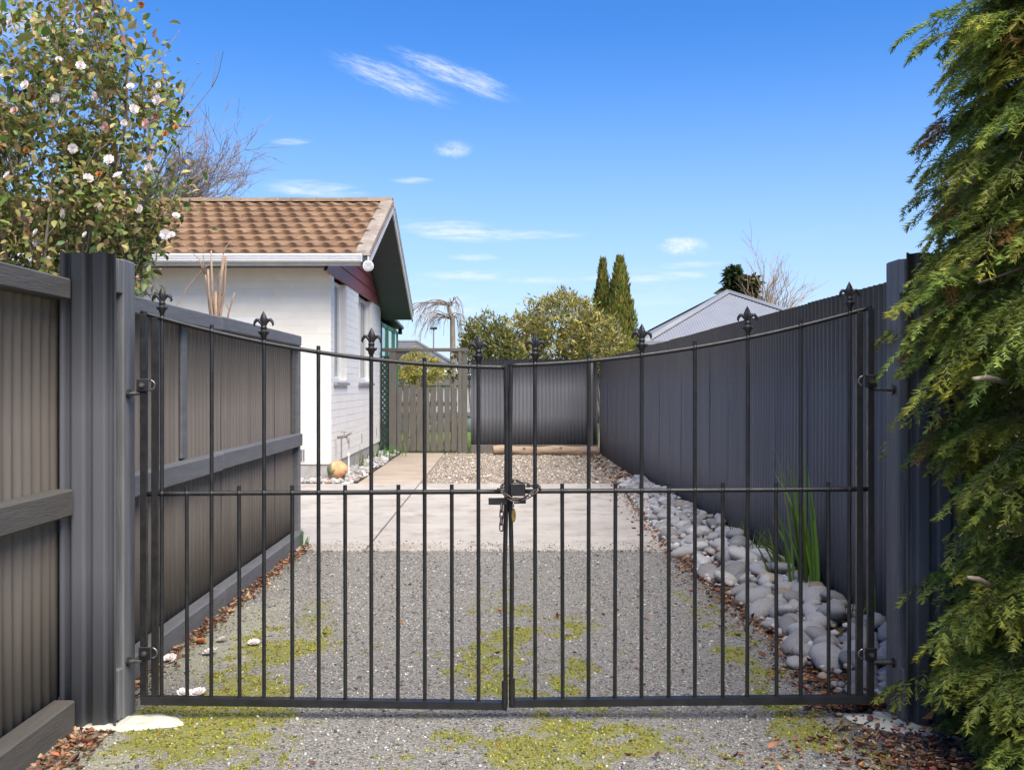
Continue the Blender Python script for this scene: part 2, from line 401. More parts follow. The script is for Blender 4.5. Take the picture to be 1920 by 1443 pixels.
M['soil'] = material('dark_soil', (0.09, 0.07, 0.05), (0.14, 0.11, 0.08), 7, 0.95, 0.1, bump=0.012, bscale=50)
M['galv'] = material('dull_grey_pipe', (0.30, 0.27, 0.24), None, rough=0.5, metal=0.5)
M['lamp_glass'] = material('lamp_lens', (0.70, 0.70, 0.68), (0.40, 0.40, 0.40), 40, 0.15, 0.7)
M['plastic'] = material('black_plastic', (0.02, 0.02, 0.022), None, rough=0.4)

def gravel_material(name, base, dark, light, moss=True):
    m = bpy.data.materials.new(name); m.use_nodes = True
    nt = m.node_tree; N, L = nt.nodes, nt.links; b = N['Principled BSDF']
    b.inputs['Roughness'].default_value = 0.9; b.inputs['Specular IOR Level'].default_value = 0.15
    g = N.new('ShaderNodeNewGeometry')
    vo = N.new('ShaderNodeTexVoronoi'); vo.inputs['Scale'].default_value = 125; L.new(g.outputs['Position'], vo.inputs['Vector'])
    vo2 = N.new('ShaderNodeTexVoronoi'); vo2.inputs['Scale'].default_value = 230; L.new(g.outputs['Position'], vo2.inputs['Vector'])
    cr = N.new('ShaderNodeValToRGB'); el = cr.color_ramp.elements
    el[0].position = 0.0; el[0].color = (*dark, 1); el[1].position = 1.0; el[1].color = (*light, 1)
    e = el.new(0.5); e.color = (*base, 1)
    s1 = N.new('ShaderNodeSeparateColor'); L.new(vo.outputs['Color'], s1.inputs[0]); L.new(s1.outputs[0], cr.inputs[0])
    cr2 = N.new('ShaderNodeValToRGB'); el = cr2.color_ramp.elements
    el[0].color = (*dark, 1); el[1].color = (*light, 1)
    s2 = N.new('ShaderNodeSeparateColor'); L.new(vo2.outputs['Color'], s2.inputs[0]); L.new(s2.outputs[1], cr2.inputs[0])
    mx = N.new('ShaderNodeMixRGB'); mx.inputs[0].default_value = 0.4; L.new(cr.outputs[0], mx.inputs[1]); L.new(cr2.outputs[0], mx.inputs[2])
    col = mx.outputs[0]
    an = N.new('ShaderNodeAttribute'); an.attribute_name = 'Col'
    sp = N.new('ShaderNodeSeparateColor'); L.new(an.outputs['Color'], sp.inputs[0])
    def noise(s, d=5):
        n = N.new('ShaderNodeTexNoise'); n.inputs['Scale'].default_value = s; n.inputs['Detail'].default_value = d; n.inputs['Roughness'].default_value = 0.7
        L.new(g.outputs['Position'], n.inputs['Vector']); return n.outputs['Fac']
    def op(o, a, c, clamp=False):
        x = N.new('ShaderNodeMath'); x.operation = o; x.use_clamp = clamp
        for i, v in enumerate((a, c)):
            if isinstance(v, float): x.inputs[i].default_value = v
            else: L.new(v, x.inputs[i])
        return x.outputs[0]
    def mixc(f, a, c):
        x = N.new('ShaderNodeMixRGB'); L.new(f, x.inputs[0]); L.new(a, x.inputs[1]); x.inputs[2].default_value = (*c, 1); return x.outputs[0]
    fine = op('ADD', op('MULTIPLY', noise(60, 6), 0.6), op('MULTIPLY', noise(190, 4), 0.4))
    def mask(ch, k=3.0):   # patch strength broken up by fine noise
        return op('MULTIPLY', op('SUBTRACT', op('ADD', sp.outputs[ch], fine), 1.0), k, True)
    if moss:
        hue = noise(5, 3)
        col = mixc(op('MULTIPLY', mask(1), 0.72), col, (0.40, 0.40, 0.27))         # pale lichen
        mm = N.new('ShaderNodeMixRGB'); L.new(hue, mm.inputs[0]); mm.inputs[1].default_value = (0.17, 0.175, 0.022, 1); mm.inputs[2].default_value = (0.31, 0.305, 0.045, 1)
        x = N.new('ShaderNodeMixRGB'); L.new(op('MULTIPLY', mask(0), 0.85), x.inputs[0]); L.new(col, x.inputs[1]); L.new(mm.outputs[0], x.inputs[2]); col = x.outputs[0]
    col = mixc(op('MULTIPLY', mask(2), 0.8), col, (0.075, 0.055, 0.04))             # damp earth
    L.new(col, b.inputs['Base Color'])
    bp = N.new('ShaderNodeBump'); bp.inputs['Distance'].default_value = 0.010; bp.inputs['Strength'].default_value = 0.9
    h = op('ADD', op('MULTIPLY', vo.outputs['Distance'], -1.0), op('MULTIPLY', vo2.outputs['Distance'], -0.5))
    L.new(h, bp.inputs['Height']); L.new(bp.outputs[0], b.inputs['Normal'])
    return m
M['gravel'] = gravel_material('grey_gravel', (0.245, 0.235, 0.213), (0.075, 0.072, 0.066), (0.43, 0.415, 0.382))
M['gravel_tan'] = gravel_material('tan_gravel', (0.33, 0.28, 0.225), (0.17, 0.14, 0.115), (0.50, 0.45, 0.385), moss=False)

# ------------------------------------------------------------------ the ground
def sheet(name, x0, x1, y0, y1, z, mat):
    return tag(MB().add([(x0, y0, z), (x1, y0, z), (x1, y1, z), (x0, y1, z)], [(0, 1, 2, 3)]).build(name, mat), kind='structure')
sheet('ground', -400, 400, -60, 700, -0.06, M['soil'])
sheet('lawn', -14, 14, 20.45, 60, -0.02, M['lawn'])

def moss_maps(X, Y):
    """moss, pale lichen and damp-earth strengths over the driveway"""
    n1 = fbm(X * 2.3, Y * 1.5, 3, 4); n2 = fbm(X * 6.0, Y * 4.0, 9, 3); n3 = fbm(X * 1.1, Y * 0.9, 21, 3)
    band = lambda c, w: np.exp(-((X - c) / w) ** 2)
    fade = np.clip((8.6 - Y) / 3.5, 0.25, 1)
    near = np.clip((4.6 - Y) / 1.2, 0, 1)
    moss = 0.62 * band(0.16, 0.42) + 0.70 * band(-1.12, 0.34) * np.clip((7.4 - Y) / 2, .45, 1) + 0.66 * band(1.24, 0.18) + 0.5 * near * band(-1.2, .45) + 0.45 * near * band(.3, .5) + 0.10
    n4 = fbm(X * 5.2, Y * 3.1, 41, 4); n5 = fbm(X * 19, Y * 13, 43, 3)
    sm = np.clip((0.62 * n4 + 0.38 * n1 - 0.40) / 0.27, 0, 1); sm = sm * sm * (3 - 2 * sm)
    moss = moss * (0.34 + 0.85 * sm) * (0.10 + 1.8 * n5) * fade * 1.3
    lich = (0.66 * band(-1.52, 0.30) + 0.15 * band(-0.9, 0.25) + 0.22) * (0.5 + n3) * (0.6 + 0.8 * n2) * np.clip((8.4 - Y) / 2.5, .35, 1)
    damp = 0.62 * band(1.62, 0.34) * (0.4 + n1) + 0.5 * band(-1.72, 0.06) + np.clip(1.6 * (fbm(X * 1.3, Y * 1.7, 51, 4) - 0.50), 0, .45)
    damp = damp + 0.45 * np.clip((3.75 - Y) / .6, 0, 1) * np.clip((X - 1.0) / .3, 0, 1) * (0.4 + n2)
    return np.clip(moss, 0, .8), np.clip(lich, 0, .75), np.clip(damp, 0, .75)
def gravel_z(X, Y):
    return 0.010 * (fbm(X * 1.6, Y * 1.2, 5, 3) - 0.5) + 0.006 * (fbm(X * 14, Y * 14, 8, 2) - 0.5)
def gravel_sheet(name, x0, x1, y0, y1, step, mat, moss):
    nx, ny = int((x1 - x0) / step) + 1, int((y1 - y0) / step) + 1
    X, Y = np.meshgrid(np.linspace(x0, x1, nx), np.linspace(y0, y1, ny))
    Z = gravel_z(X, Y)
    idx = np.arange(nx * ny).reshape(ny, nx)
    Fs = np.stack([idx[:-1, :-1], idx[:-1, 1:], idx[1:, 1:], idx[1:, :-1]], -1).reshape(-1, 4)
    if moss: a, b, c = moss_maps(X, Y)
    else:
        a = b = np.zeros_like(X); c = np.clip(1.9 * (fbm(X * 1.0, Y * 2.4, 31, 4) - 0.54), 0, .55) + 0.3 * np.exp(-((X - 1.95) / .25) ** 2)
    C = np.stack([a, b, c], -1).reshape(-1, 3)
    me = np_mesh(name, np.stack([X, Y, Z], -1).reshape(-1, 3), Fs, C, smooth=True)
    return tag(link(name, me, mat), kind='structure')
gravel_sheet('gravel_driveway', -1.83, 3.2, 0.8, 8.24, 0.03, M['gravel'], True)
gravel_sheet('gravel_yard', -1.10, 2.06, 13.90, 20.25, 0.06, M['gravel_tan'], False)

# loose chips on the gravel (uncountable)
OCT_V = np.array([(1, 0, 0), (-1, 0, 0), (0, 1, 0), (0, -1, 0), (0, 0, 1), (0, 0, -1)], float)
OCT_F = np.array([(0, 2, 4), (2, 1, 4), (1, 3, 4), (3, 0, 4), (2, 0, 5), (1, 2, 5), (3, 1, 5), (0, 3, 5)])
def chips(name, n, x0, x1, y0, y1, size, cols, mat, label, ypow=1.0, zoff=0.0, keep=None):
    X = rng.uniform(x0, x1, n); Y = y0 + (y1 - y0) * rng.uniform(0, 1, n) ** ypow
    if keep is not None:
        k = keep(X, Y); X, Y = X[k], Y[k]; n = len(X)
    s = size * rng.lognormal(0, 0.32, (n, 1)) * np.column_stack([rng.uniform(.8, 1.5, n), rng.uniform(.6, 1.0, n), rng.uniform(.4, .75, n)])
    P = np.column_stack([X, Y, gravel_z(X, Y) + s[:, 2] * 0.35 + zoff])
    R = rot_from(rand_dir(n) * np.array([1, 1, .35]), rand_dir(n) + np.array([0, 0, 2.0]))
    V, Fs, C = scatter(OCT_V, OCT_F, P, R, s, pick(cols, n, jit=.2))
    return tag(link(name, np_mesh(name, V, Fs, C), mat), label, 'gravel', kind='stuff')
greys = [(0.29, 0.278, 0.258), (0.17, 0.164, 0.153), (0.44, 0.425, 0.395), (0.09, 0.087, 0.082), (0.22, 0.212, 0.198)]
def not_moss(X, Y):
    m, l, d = moss_maps(X, Y); return rng.uniform(0, 1, len(X)) > np.clip(m * 1.5, 0, .85)
chips('gravel_chips', 70000, -1.72, 1.9, 2.2, 8.2, 0.0052, greys, M['pebble'], 'loose grey gravel chips covering the driveway', 1.5, keep=not_moss)
chips('gravel_chips', 9000, -1.08, 1.98, 13.95, 20.2, 0.014, [(0.38, 0.33, 0.27), (0.27, 0.22, 0.18), (0.50, 0.45, 0.39), (0.2, 0.165, 0.135)], M['pebble'], 'loose tan gravel chips in the rear yard')

chips('gravel_chips', 1600, -1.6, 1.5, 8.22, 8.75, 0.0055, greys, M['pebble'], 'gravel chips strayed onto the edge of the concrete slab', 2.6, zoff=.014)
# moss cushions
n = 150000
X = rng.uniform(-1.75, 1.75, n); Y = 2.2 + 5.6 * rng.uniform(0, 1, n) ** 1.3
m_, l_, d_ = moss_maps(X, Y); k = rng.uniform(0.32, 1.1, n) < m_ * (0.3 + 1.1 * vnoise(X * 30, Y * 30, 77)); X, Y = X[k], Y[k]; n = len(X)
s = np.column_stack([rng.uniform(.003, .008, n), rng.uniform(.003, .008, n), rng.uniform(.003, .008, n)])
V, Fs, C = scatter(OCT_V, OCT_F, np.column_stack([X, Y, gravel_z(X, Y) + .001]), rot_from(np.column_stack([rng.normal(size=(n, 2)), np.zeros(n)]), np.tile([0., 0, 1], (n, 1))), s,
                   pick([(0.18, 0.185, 0.02), (0.26, 0.26, 0.035), (0.10, 0.115, 0.02), (0.20, 0.15, 0.03)], n, (4, 3, 4, 2), .25))
tag(link('moss', np_mesh('moss', V, Fs, C), M['pebble']), 'yellow green moss growing on the gravel driveway', 'moss', kind='stuff')

# concrete slabs and the side path
con = tag(MB().box(-2.6, 1.74, 8.30, 13.84, -0.10, -0.012).build('concrete_driveway', M['soil']), kind='structure')
def slab(x0, x1, y0, y1, mat, parent, z=0.012, g=0.008):
    return MB().box(x0 + g, x1 - g, y0 + g, y1 - g, -0.085, z, 0.006).build('slab', mat, parent)
for (y0, y1) in ((8.24, 10.55), (10.55, 12.25), (12.25, 13.88)):
    slab(-4.6, -1.10, y0, y1, M['concrete'], con, 0.012 + random.uniform(-.002, .002))
    slab(-1.10, 1.72, y0, y1, M['concrete'], con, 0.013 + random.uniform(-.002, .002))
pth = tag(MB().box(-1.95, -1.12, 13.95, 20.2, -0.10, -0.012).build('concrete_path', M['soil']), kind='structure')
for (y0, y1) in ((13.88, 15.05), (15.05, 16.2), (16.2, 17.5), (17.5, 18.8), (18.8, 20.28)):
    slab(-1.97, -1.10, y0, y1, M['path'], pth, 0.011 + random.uniform(-.003, .003))

# ------------------------------------------------------------------ corrugated iron
def corrugated(o, d, nrm, length, z0, z1, pitch=0.0762, amp=0.0085, prof='sine', phase=0.0, seg=10, wob=0.0, thick=0.0012, top_fn=None):
    """one sheet: o start point (x,y), d run direction, nrm outward normal (2-D), real two-sided thickness"""
    nn = max(int(round(length / pitch * seg)), 2)
    u = np.linspace(0, length, nn + 1)
    ph = (u / pitch + phase)
    if prof == 'sine': h = amp * np.cos(2 * np.pi * ph)
    else:
        f = np.abs((ph % 1.0) - 0.5) * 2          # 0 in the valley centre, 1 on the crest
        h = amp * (2 * np.clip((f - 0.18) / 0.24, 0, 1) ** 1.0 - 1)
        t = np.clip((f - 0.18) / 0.24, 0, 1); h = amp * (2 * (t * t * (3 - 2 * t)) - 1)
    rows = 4; V = []
    for side in (0, 1):
        for r in range(rows):
            z = z0 + (z1 - z0) * r / (rows - 1)
            w = wob * np.sin(u * 2.1 + r * 1.7 + phase * 5)
            off = h + w - side * thick
            V.append(np.column_stack([o[0] + d[0] * u + nrm[0] * off, o[1] + d[1] * u + nrm[1] * off, np.full(nn + 1, z)]))
    V = np.concatenate(V); c = nn + 1; Fs = []
    I = np.arange(nn)
    for r in range(rows - 1):
        a = r * c + I; Fs.append(np.column_stack([a, a + 1, a + 1 + c, a + c]))
        a = (rows + r) * c + I; Fs.append(np.column_stack([a, a + c, a + 1 + c, a + 1]))
    for r in (0, rows - 1):
        a = r * c + I; b = (rows + r) * c + I; Fs.append(np.column_stack([a, b, b + 1, a + 1]))
    Fs = np.concatenate(Fs)
    # outward winding for the front
    if d[0] * nrm[1] - d[1] * nrm[0] > 0: Fs = Fs[:, ::-1]
    return np_mesh('corrugated_sheet', V, Fs, smooth=True)

def sheets(parent, o, d, nrm, total, z0, z1, mat, w=0.762, **k):
    u = 0.0; i = 0
    while u < total - 1e-6:
        L_ = min(w, total - u)
        off = 0.0012 * (i % 2)
        p = (o[0] + d[0] * u + nrm[0] * off, o[1] + d[1] * u + nrm[1] * off)
        me = corrugated(p, d, nrm, min(L_ + 0.03, total - u + .001), z0, z1 + random.uniform(-.003, .003), phase=(u / 0.0762) % 1.0, **k)
        link('corrugated_sheet', me, mat, parent)
        u += L_; i += 1

# fence along the right
rf = thing('corrugated_fence', 'tall dark blue grey corrugated fence running along the right behind the pebbles', 'fence', (2.0, 4.3, 0))
sheets(rf, (2.0, 4.26), (0, 1), (-1, 0), 15.98, 0.0, 1.885, M['iron_blue'], wob=0.0025, amp=0.0098)
for z in (0.35, 1.0, 1.65): MB().box(2.012, 2.06, 4.3, 20.2, z - .04, z + .04, .004).build('rail', M['rail_grey'], rf)
for y in np.arange(4.5, 20.2, 2.2): MB().box(2.06, 2.15, y - .045, y + .045, 0, 1.82, .004).build('post', M['rail_grey'], rf)
# fence across the back
bf = thing('corrugated_fence', 'dark corrugated fence across the back of the yard beside the picket gate', 'fence', (0.7, 20.3, 0))
sheets(bf, (-0.58, 20.3), (1, 0), (0, -1), 2.54, 0.165, 1.885, M['iron_blue'], wob=0.001)
MB().box(-0.58, 1.96, 20.262, 20.305, 0.0, 0.17, .004).build('plinth_board', M['picket'], bf)
for z in (0.45, 1.65): MB().box(-0.58, 1.96, 20.315, 20.36, z - .04, z + .04, .004).build('rail', M['rail_grey'], bf)
MB().box(1.80, 1.86, 20.18, 20.255, 0.0, 1.86, .004).build('corner_post', M['picket'], bf)

# fences along the left: in front of the gate and behind it
def left_fence(y0, y1, label, end_post, mrail, joints):
    t = thing('corrugated_fence', label, 'fence', (-1.76, (y0 + y1) / 2, 0))
    sheets(t, (-1.765, y0), (0, 1), (1, 0), y1 - y0 + (0 if end_post else .10), 0.10, 1.745, M['iron_brown'], wob=0.002, amp=0.0075)
    ys = [y0] + joints + [y1]
    for a, b in zip(ys[:-1], ys[1:]):
        dz = random.uniform(-.004, .004)
        MB().box(-1.80, -1.685, a + .002, b - .002, 1.685 + dz, 1.768 + dz, .006).build('top_rail', mrail, t)
        MB().box(-1.756, -1.675, a + .002, b - .002, 0.838 + dz, 0.942 + dz, .006).build('middle_rail', mrail, t)
        MB().box(-1.754, -1.668, a + .002, b - .002, -0.03, 0.115 + dz, .006).build('plinth_board', mrail, t)
    for y in np.arange(y0 + .9, y1, 2.3): MB().box(-1.88, -1.79, y - .045, y + .045, 0, 1.68, .004).build('post', mrail, t)
    if end_post: MB().box(-1.80, -1.71, y1 + .001, y1 + .09, -.02, 1.75, .006).build('end_post', mrail, t)
    return t
left_fence(0.6, 3.985, 'brown corrugated fence nearest the camera on the left, in front of the gate', False, M['rail_brown'], [2.0])
lf = left_fence(4.10, 8.62, 'brown corrugated fence with grey rails behind the gate, ending beside the white house', True, M['rail_grey'], [6.15])
# cover strip and bent sheet edge
MB().box(-1.756, -1.740, 5.55, 5.64, 0.95, 1.68, .003).build('cover_strip', M['rail_grey'], lf)
MB().box(-1.756, -1.735, 8.52, 8.60, 0.95, 1.68, .003).build('cover_strip', M['rail_brown'], lf)

# ------------------------------------------------------------------ gate posts
def screw(parent, x, y, z, nx=0, ny=-1, r=0.006):
    mb = MB()
    p = Vector((x, y, z)); n_ = Vector((nx, ny, 0))
    mb.tube([p, p + n_ * .004], [r * 1.5, r * 1.5], 10); mb.tube([p + n_ * .004, p + n_ * .009], [r, r * .9], 6)
    return mb.build('screw', M['screw'], parent, 'auto')
def blob(name, cx, cy, rx, ry, h, mat, parent, seed, z=0.0):
    mb = MB(); nr, na = 9, 40; V = []; Fs = []
    for i in range(nr + 1):
        q = i / nr
        for k in range(na):
            a = 2 * math.pi * k / na
            w = 1 + 0.22 * math.sin(2 * a + seed) + 0.10 * math.sin(5 * a + 2 * seed) + 0.05 * math.sin(9 * a + seed * 3)
            V.append((cx + rx * q * w * math.cos(a), cy + ry * q * w * math.sin(a), z + h * (1 - q ** 4) + 0.006 * math.sin(13 * q * math.cos(a) + seed) * (1 - q) - (0.02 if i == nr else 0)))
    for i in range(nr):
        for k in range(na):
            k2 = (k + 1) % na
            Fs.append((i * na + k, i * na + k2, (i + 1) * na + k2, (i + 1) * na + k))
    return mb.add(V, Fs).build(name, mat, parent, True)
def gate_post(label, xi, sgn, seed):
    """xi: inner face of the timber; sgn: +1 when the post extends to the right"""
    t = thing('gate_post', label, 'gate post', (xi + sgn * .06, 4.12, 0), 'posts carrying the driveway gate')
    MB().box(xi, xi + sgn * 0.11, 4.075, 4.205, -0.03, 1.86, .006).build('timber_post', M['post_timber'], t)
    for z0, z1 in ((1.72, 1.855), (0.02, 0.22)):
        MB().box(xi + sgn * .002, xi + sgn * 0.10, 4.028, 4.074, z0, z1, .003).build('batten', M['post_timber'], t)
    x0 = xi + sgn * 0.002
    L_ = 0.222
    o = (x0, 4.012) if sgn > 0 else (x0 - L_, 4.012)
    me = corrugated(o, (1, 0), (0, -1), L_, -0.012, 1.875, pitch=0.084, amp=0.015, prof='trap', phase=0.18, seg=16)
    link('corrugated_sheet', me, M['iron_blue'], t)
    # returned outer edge of the cladding
    me = corrugated((o[0] + (0 if sgn < 0 else L_), 4.02), (0, 1), (-sgn * -1, 0), 0.19, -0.012, 1.875, pitch=0.4, amp=0.002, seg=20)
    link('side_sheet', me, M['iron_blue'], t)
    for z in (1.795, 0.995, 0.155):
        for u in (0.046, 0.130): screw(t, o[0] + u, 4.019, z)
    blob('concrete_footing', xi - sgn * 0.03, 4.06, 0.19, 0.125, 0.013, M['footing'], t, seed)
    return t
gate_post('left gate post clad in dark corrugated steel between the two brown fences', -1.512, -1, 1.2)
gate_post('right gate post of grey timber and dark steel partly hidden by the conifer', 1.602, 1, 3.9)

# ------------------------------------------------------------------ the driveway gate
GY = 4.12
def gx(px): return (px - VPX) * GY / F
def gz(py): return CAMH - (py - HY) * GY / F
TOPL = [(264, 585), (304, 597), (397, 620), (494, 642), (564, 655), (596, 661), (696, 673), (796, 682), (897, 687), (948, 689)]
TOPR = [(953, 685), (1002, 683), (1101, 677), (1202, 666), (1300, 652), (1402, 633), (1498, 612), (1593, 587), (1634, 576)]
def top_y(tab, x):
    return float(np.interp(x, [a for a, b in tab], [b for a, b in tab]))
def smooth_top(tab):
    xs = np.linspace(tab[0][0], tab[-1][0], 40)
    co = np.polyfit([a for a, b in tab], [b for a, b in tab], 3)
    return xs, np.polyval(co, xs), co
fin = None
def finial_mesh():
    mb = MB()
    mb.lathe([(.0085, 0), (.0085, .014), (.011, .017), (.0135, .026), (.0185, .036), (.019, .040), (.0145, .043), (.011, .048), (.0115, .052), (.0135, .054), (.0135, .059), (.0105, .062), (.009, .066)], (0, 0, 0), 14)
    # lower scroll tips
    for sx in (-1, 1):
        mb.tube([(sx * .010, 0, .033), (sx * .018, 0, .036), (sx * .023, 0, .043)], [.006, .005, .002], 7)
    # middle leaf, a ridged diamond
    mb.lathe([(.007, .062), (.0105, .072), (.0155, .086), (.0145, .096), (.0095, .108), (.004, .119), (.0008, .125)], (0, 0, 0), 8, 1.0, 0.62)
    mb.tube([(0, -.0085, .066), (0, -.0115, .086), (0, -.006, .108), (0, -.001, .122)], [.003, .0035, .0025, .001], 6)
    for sx in (-1, 1):
        pts = [(sx * .004, 0, .062), (sx * .010, 0, .076), (sx * .019, 0, .088), (sx * .028, 0, .0885), (sx * .0355, 0, .080), (sx * .038, 0, .070), (sx * .0355, 0, .063)]
        mb.tube(pts, [.0055, .0065, .0075, .0072, .006, .0045, .002], 8, flat=0.8)
        mb.tube([(p[0], -.0055, p[2] + .001) for p in pts[:6]], [.0022] * 6, 6)
    return mb.mesh('finial', 'auto')
FIN = finial_mesh(); FIN.materials.append(M['gate_iron'])

def hinge(parent, x_st, x_post, z, sgn):
    """bolt-on gudgeon: clamp plate and U-bolt round the stile, threaded pin to the post"""
    h = MB().box(x_st - .024, x_st + .024, GY - .022, GY - .014, z - .026, z + .026, .003).build('hinge', M['gate_iron'], parent)
    MB().tube([(x_st, GY - .022, z), (x_st, GY - .032, z)], .010, 6).tube([(x_st, GY - .032, z), (x_st, GY - .036, z)], .006, 8).build('bolt', M['hinge_steel'], h, 'auto')
    pts = [(x_st - sgn * (.026 + .022 * math.sin(a)), GY - .012 + .002, z + .02 * math.cos(a)) for a in np.linspace(0, math.pi, 9)]
    MB().tube(pts, .0045, 8).build('u_bolt', M['hinge_steel'], h, True)
    MB().tube([(x_st + sgn * .012, GY - .010, z - .032), (x_post + sgn * .004, GY - .010, z - .036)], .0085, 10).build('pin', M['hinge_steel'], h, 'auto')
    MB().tube([(x_post - sgn * .014, GY - .010, z - .036), (x_post - sgn * .004, GY - .010, z - .036)], .019, 8).build('nut', M['gate_iron'], h, 'auto')

def leaf(label, tab, tall, short, stiles, inner, flip, zb):
    t = thing('driveway_gate', label, 'gate', (gx((tab[0][0] + tab[-1][0]) / 2), GY, 0))
    xs, ys, co = smooth_top(tab)
    MB().tube([(gx(a), GY, gz(b)) for a, b in zip(xs, ys)], .0091, 10).build('top_rail', M['gate_iron'], t, True)
    mid = lambda px: gz(925.5 - (px - 265) * 9.0 / 1370)
    bot = lambda px: gz(zb(px))
    x0, x1 = sorted((stiles[0], inner))
    MB().tube([(gx(a), GY, mid(a)) for a in np.linspace(x0, x1, 12)], .0097, 10).build('middle_rail', M['gate_iron'], t, True)
    mb = MB(); xa, xb = gx(x0 - 4), gx(x1 + 3)
    za, zb_ = bot(x0), bot(x1)
    V = []
    for (x, z) in ((xa, za), (xb, zb_)):
        V += [(x, GY - .020, z + .008), (x, GY + .020, z + .008), (x, GY + .020, z + .004), (x, GY - .016, z + .004), (x, GY - .016, z - .022), (x, GY - .020, z - .022)]
    mb.add(V, [(0, 1, 7, 6), (1, 2, 8, 7), (2, 3, 9, 8), (3, 4, 10, 9), (4, 5, 11, 10), (5, 0, 6, 11), (0, 5, 4, 3, 2, 1), (6, 7, 8, 9, 10, 11)])
    mb.build('bottom_rail', M['gate_iron'], t)
    for (px, f_) in tall:
        zt = gz(np.polyval(co, px)); mb = MB()
        dx = random.uniform(-.003, .003)
        top = zt + (.006 if f_ else .026)
        mb.tube([(gx(px) + dx, GY, bot(px) + .004), (gx(px) + dx * .3, GY, mid(px)), (gx(px), GY, top)], .0081, 8)
        for z in (mid(px), zt): mb.lathe([(.0083, -.009), (.0118, -.004), (.0118, .004), (.0083, .009)], (gx(px) + (dx * .3 if z < 1.2 else 0), GY, z), 10)
        mb.build('bar', M['gate_iron'], t, 'auto')
        if f_:
            o = link('finial', FIN, None, t, (gx(px), GY, zt + .004), (0, random.uniform(-.02, .02), random.uniform(-.12, .12)))
    for px in short:
        mb = MB(); dx = random.uniform(-.003, .003)
        mb.tube([(gx(px) + dx, GY, bot(px) + .004), (gx(px), GY, mid(px) + .030)], .0081, 8)
        mb.lathe([(.0083, -.009), (.0118, -.004), (.0118, .004), (.0083, .009)], (gx(px), GY, mid(px)), 10)
        mb.build('bar', M['gate_iron'], t, 'auto')
    for i, px in enumerate(stiles):
        MB().box(gx(px) - .0128, gx(px) + .0128, GY - .012, GY + .012, bot(px) - .012 + (.004 if i else 0), gz(np.polyval(co, px)) - .004 - .002 * i, .002).build('hinge_stile', M['gate_iron'], t)
    mb = MB()
    zt = gz(np.polyval(co, inner))
    mb.tube([(gx(inner), GY, zt), (gx(inner) + .004 * flip, GY, 1.15), (gx(inner) + .003 * flip, GY, .9), (gx(inner) - .004 * flip, GY, .6), (gx(inner), GY, bot(inner))], .0092, 8)
    mb.build('meeting_stile', M['gate_iron'], t, 'auto')
    MB().tube([(gx(inner) + flip * -.004, GY - .015, bot(inner) - .012), (gx(inner) + flip * -.004, GY - .015, bot(inner) + .095)], .0125, 10).build('drop_bolt', M['gate_iron'], t, 'auto')
    return t
gl = leaf('left leaf of the black iron driveway gate with fleur finials', TOPL,
          [(304, 1), (397, 0), (495, 1), (597, 0), (696, 1), (796, 0), (897, 1)], [350, 448, 548, 647, 747, 847], [270, 291], 948, 1, lambda px: 1308 + (px - 265) * 10.0 / 685)
gr = leaf('right leaf of the black iron driveway gate with fleur finials', TOPR,
          [(1003, 1), (1104, 0), (1203, 1), (1303, 0), (1402, 1), (1501, 0), (1593, 1)], [1054, 1154, 1254, 1355, 1455, 1553], [1632, 1611], 958, -1, lambda px: 1313 - (px - 960) * 7.0 / 680)
hinge(gl, gx(270), -1.512, gz(722), -1)
hinge(gl, gx(274), -1.512, gz(1222), -1)
hinge(gr, gx(1630), 1.602, gz(714), 1)
hinge(gr, gx(1630), 1.602, gz(1224), 1)
# latch plates
MB().box(gx(916), gx(952), GY - .020, GY - .0115, gz(945), gz(932), .002).build('latch_plate', M['gate_iron'], gl)
MB().box(gx(957), gx(986), GY - .0165, GY - .0115, gz(943), gz(931), .002).build('latch_plate', M['gate_iron'], gr)
MB().box(gx(957), gx(985), GY - .018, GY - .012, gz(929), gz(906), .002).build('lock_plate', M['gate_iron'], gr)

# chain and padlock
def link_mesh():
    L2, R2 = .0105, .0075
    pts = []
    for a in np.linspace(-math.pi / 2, math.pi / 2, 6): pts.append((L2 + R2 * math.cos(a), R2 * math.sin(a), 0))
    for a in np.linspace(math.pi / 2, 3 * math.pi / 2, 6): pts.append((-L2 + R2 * math.cos(a), R2 * math.sin(a), 0))
    n_ = len(pts); V = []; Fs = []; r = .0031
    for i, p in enumerate(pts):
        t_ = (Vector(pts[(i + 1) % n_]) - Vector(pts[i - 1])).normalized(); w = t_.cross(Vector((0, 0, 1)))
        for k in range(6):
            a = k * math.pi / 3; V.append(Vector(p) + w * r * math.cos(a) + Vector((0, 0, 1)) * r * math.sin(a))
    for i in range(n_):
        for k in range(6):
            Fs.append((i * 6 + k, i * 6 + (k + 1) % 6, ((i + 1) % n_) * 6 + (k + 1) % 6, ((i + 1) % n_) * 6 + k))
    return MB().add(V, Fs).mesh('link', True)
LM = link_mesh(); LM.materials.append(M['chain'])
ch = thing('chain', 'short steel chain wrapped round the gate where its two leaves meet', 'chain', (gx(965), GY, gz(930)))
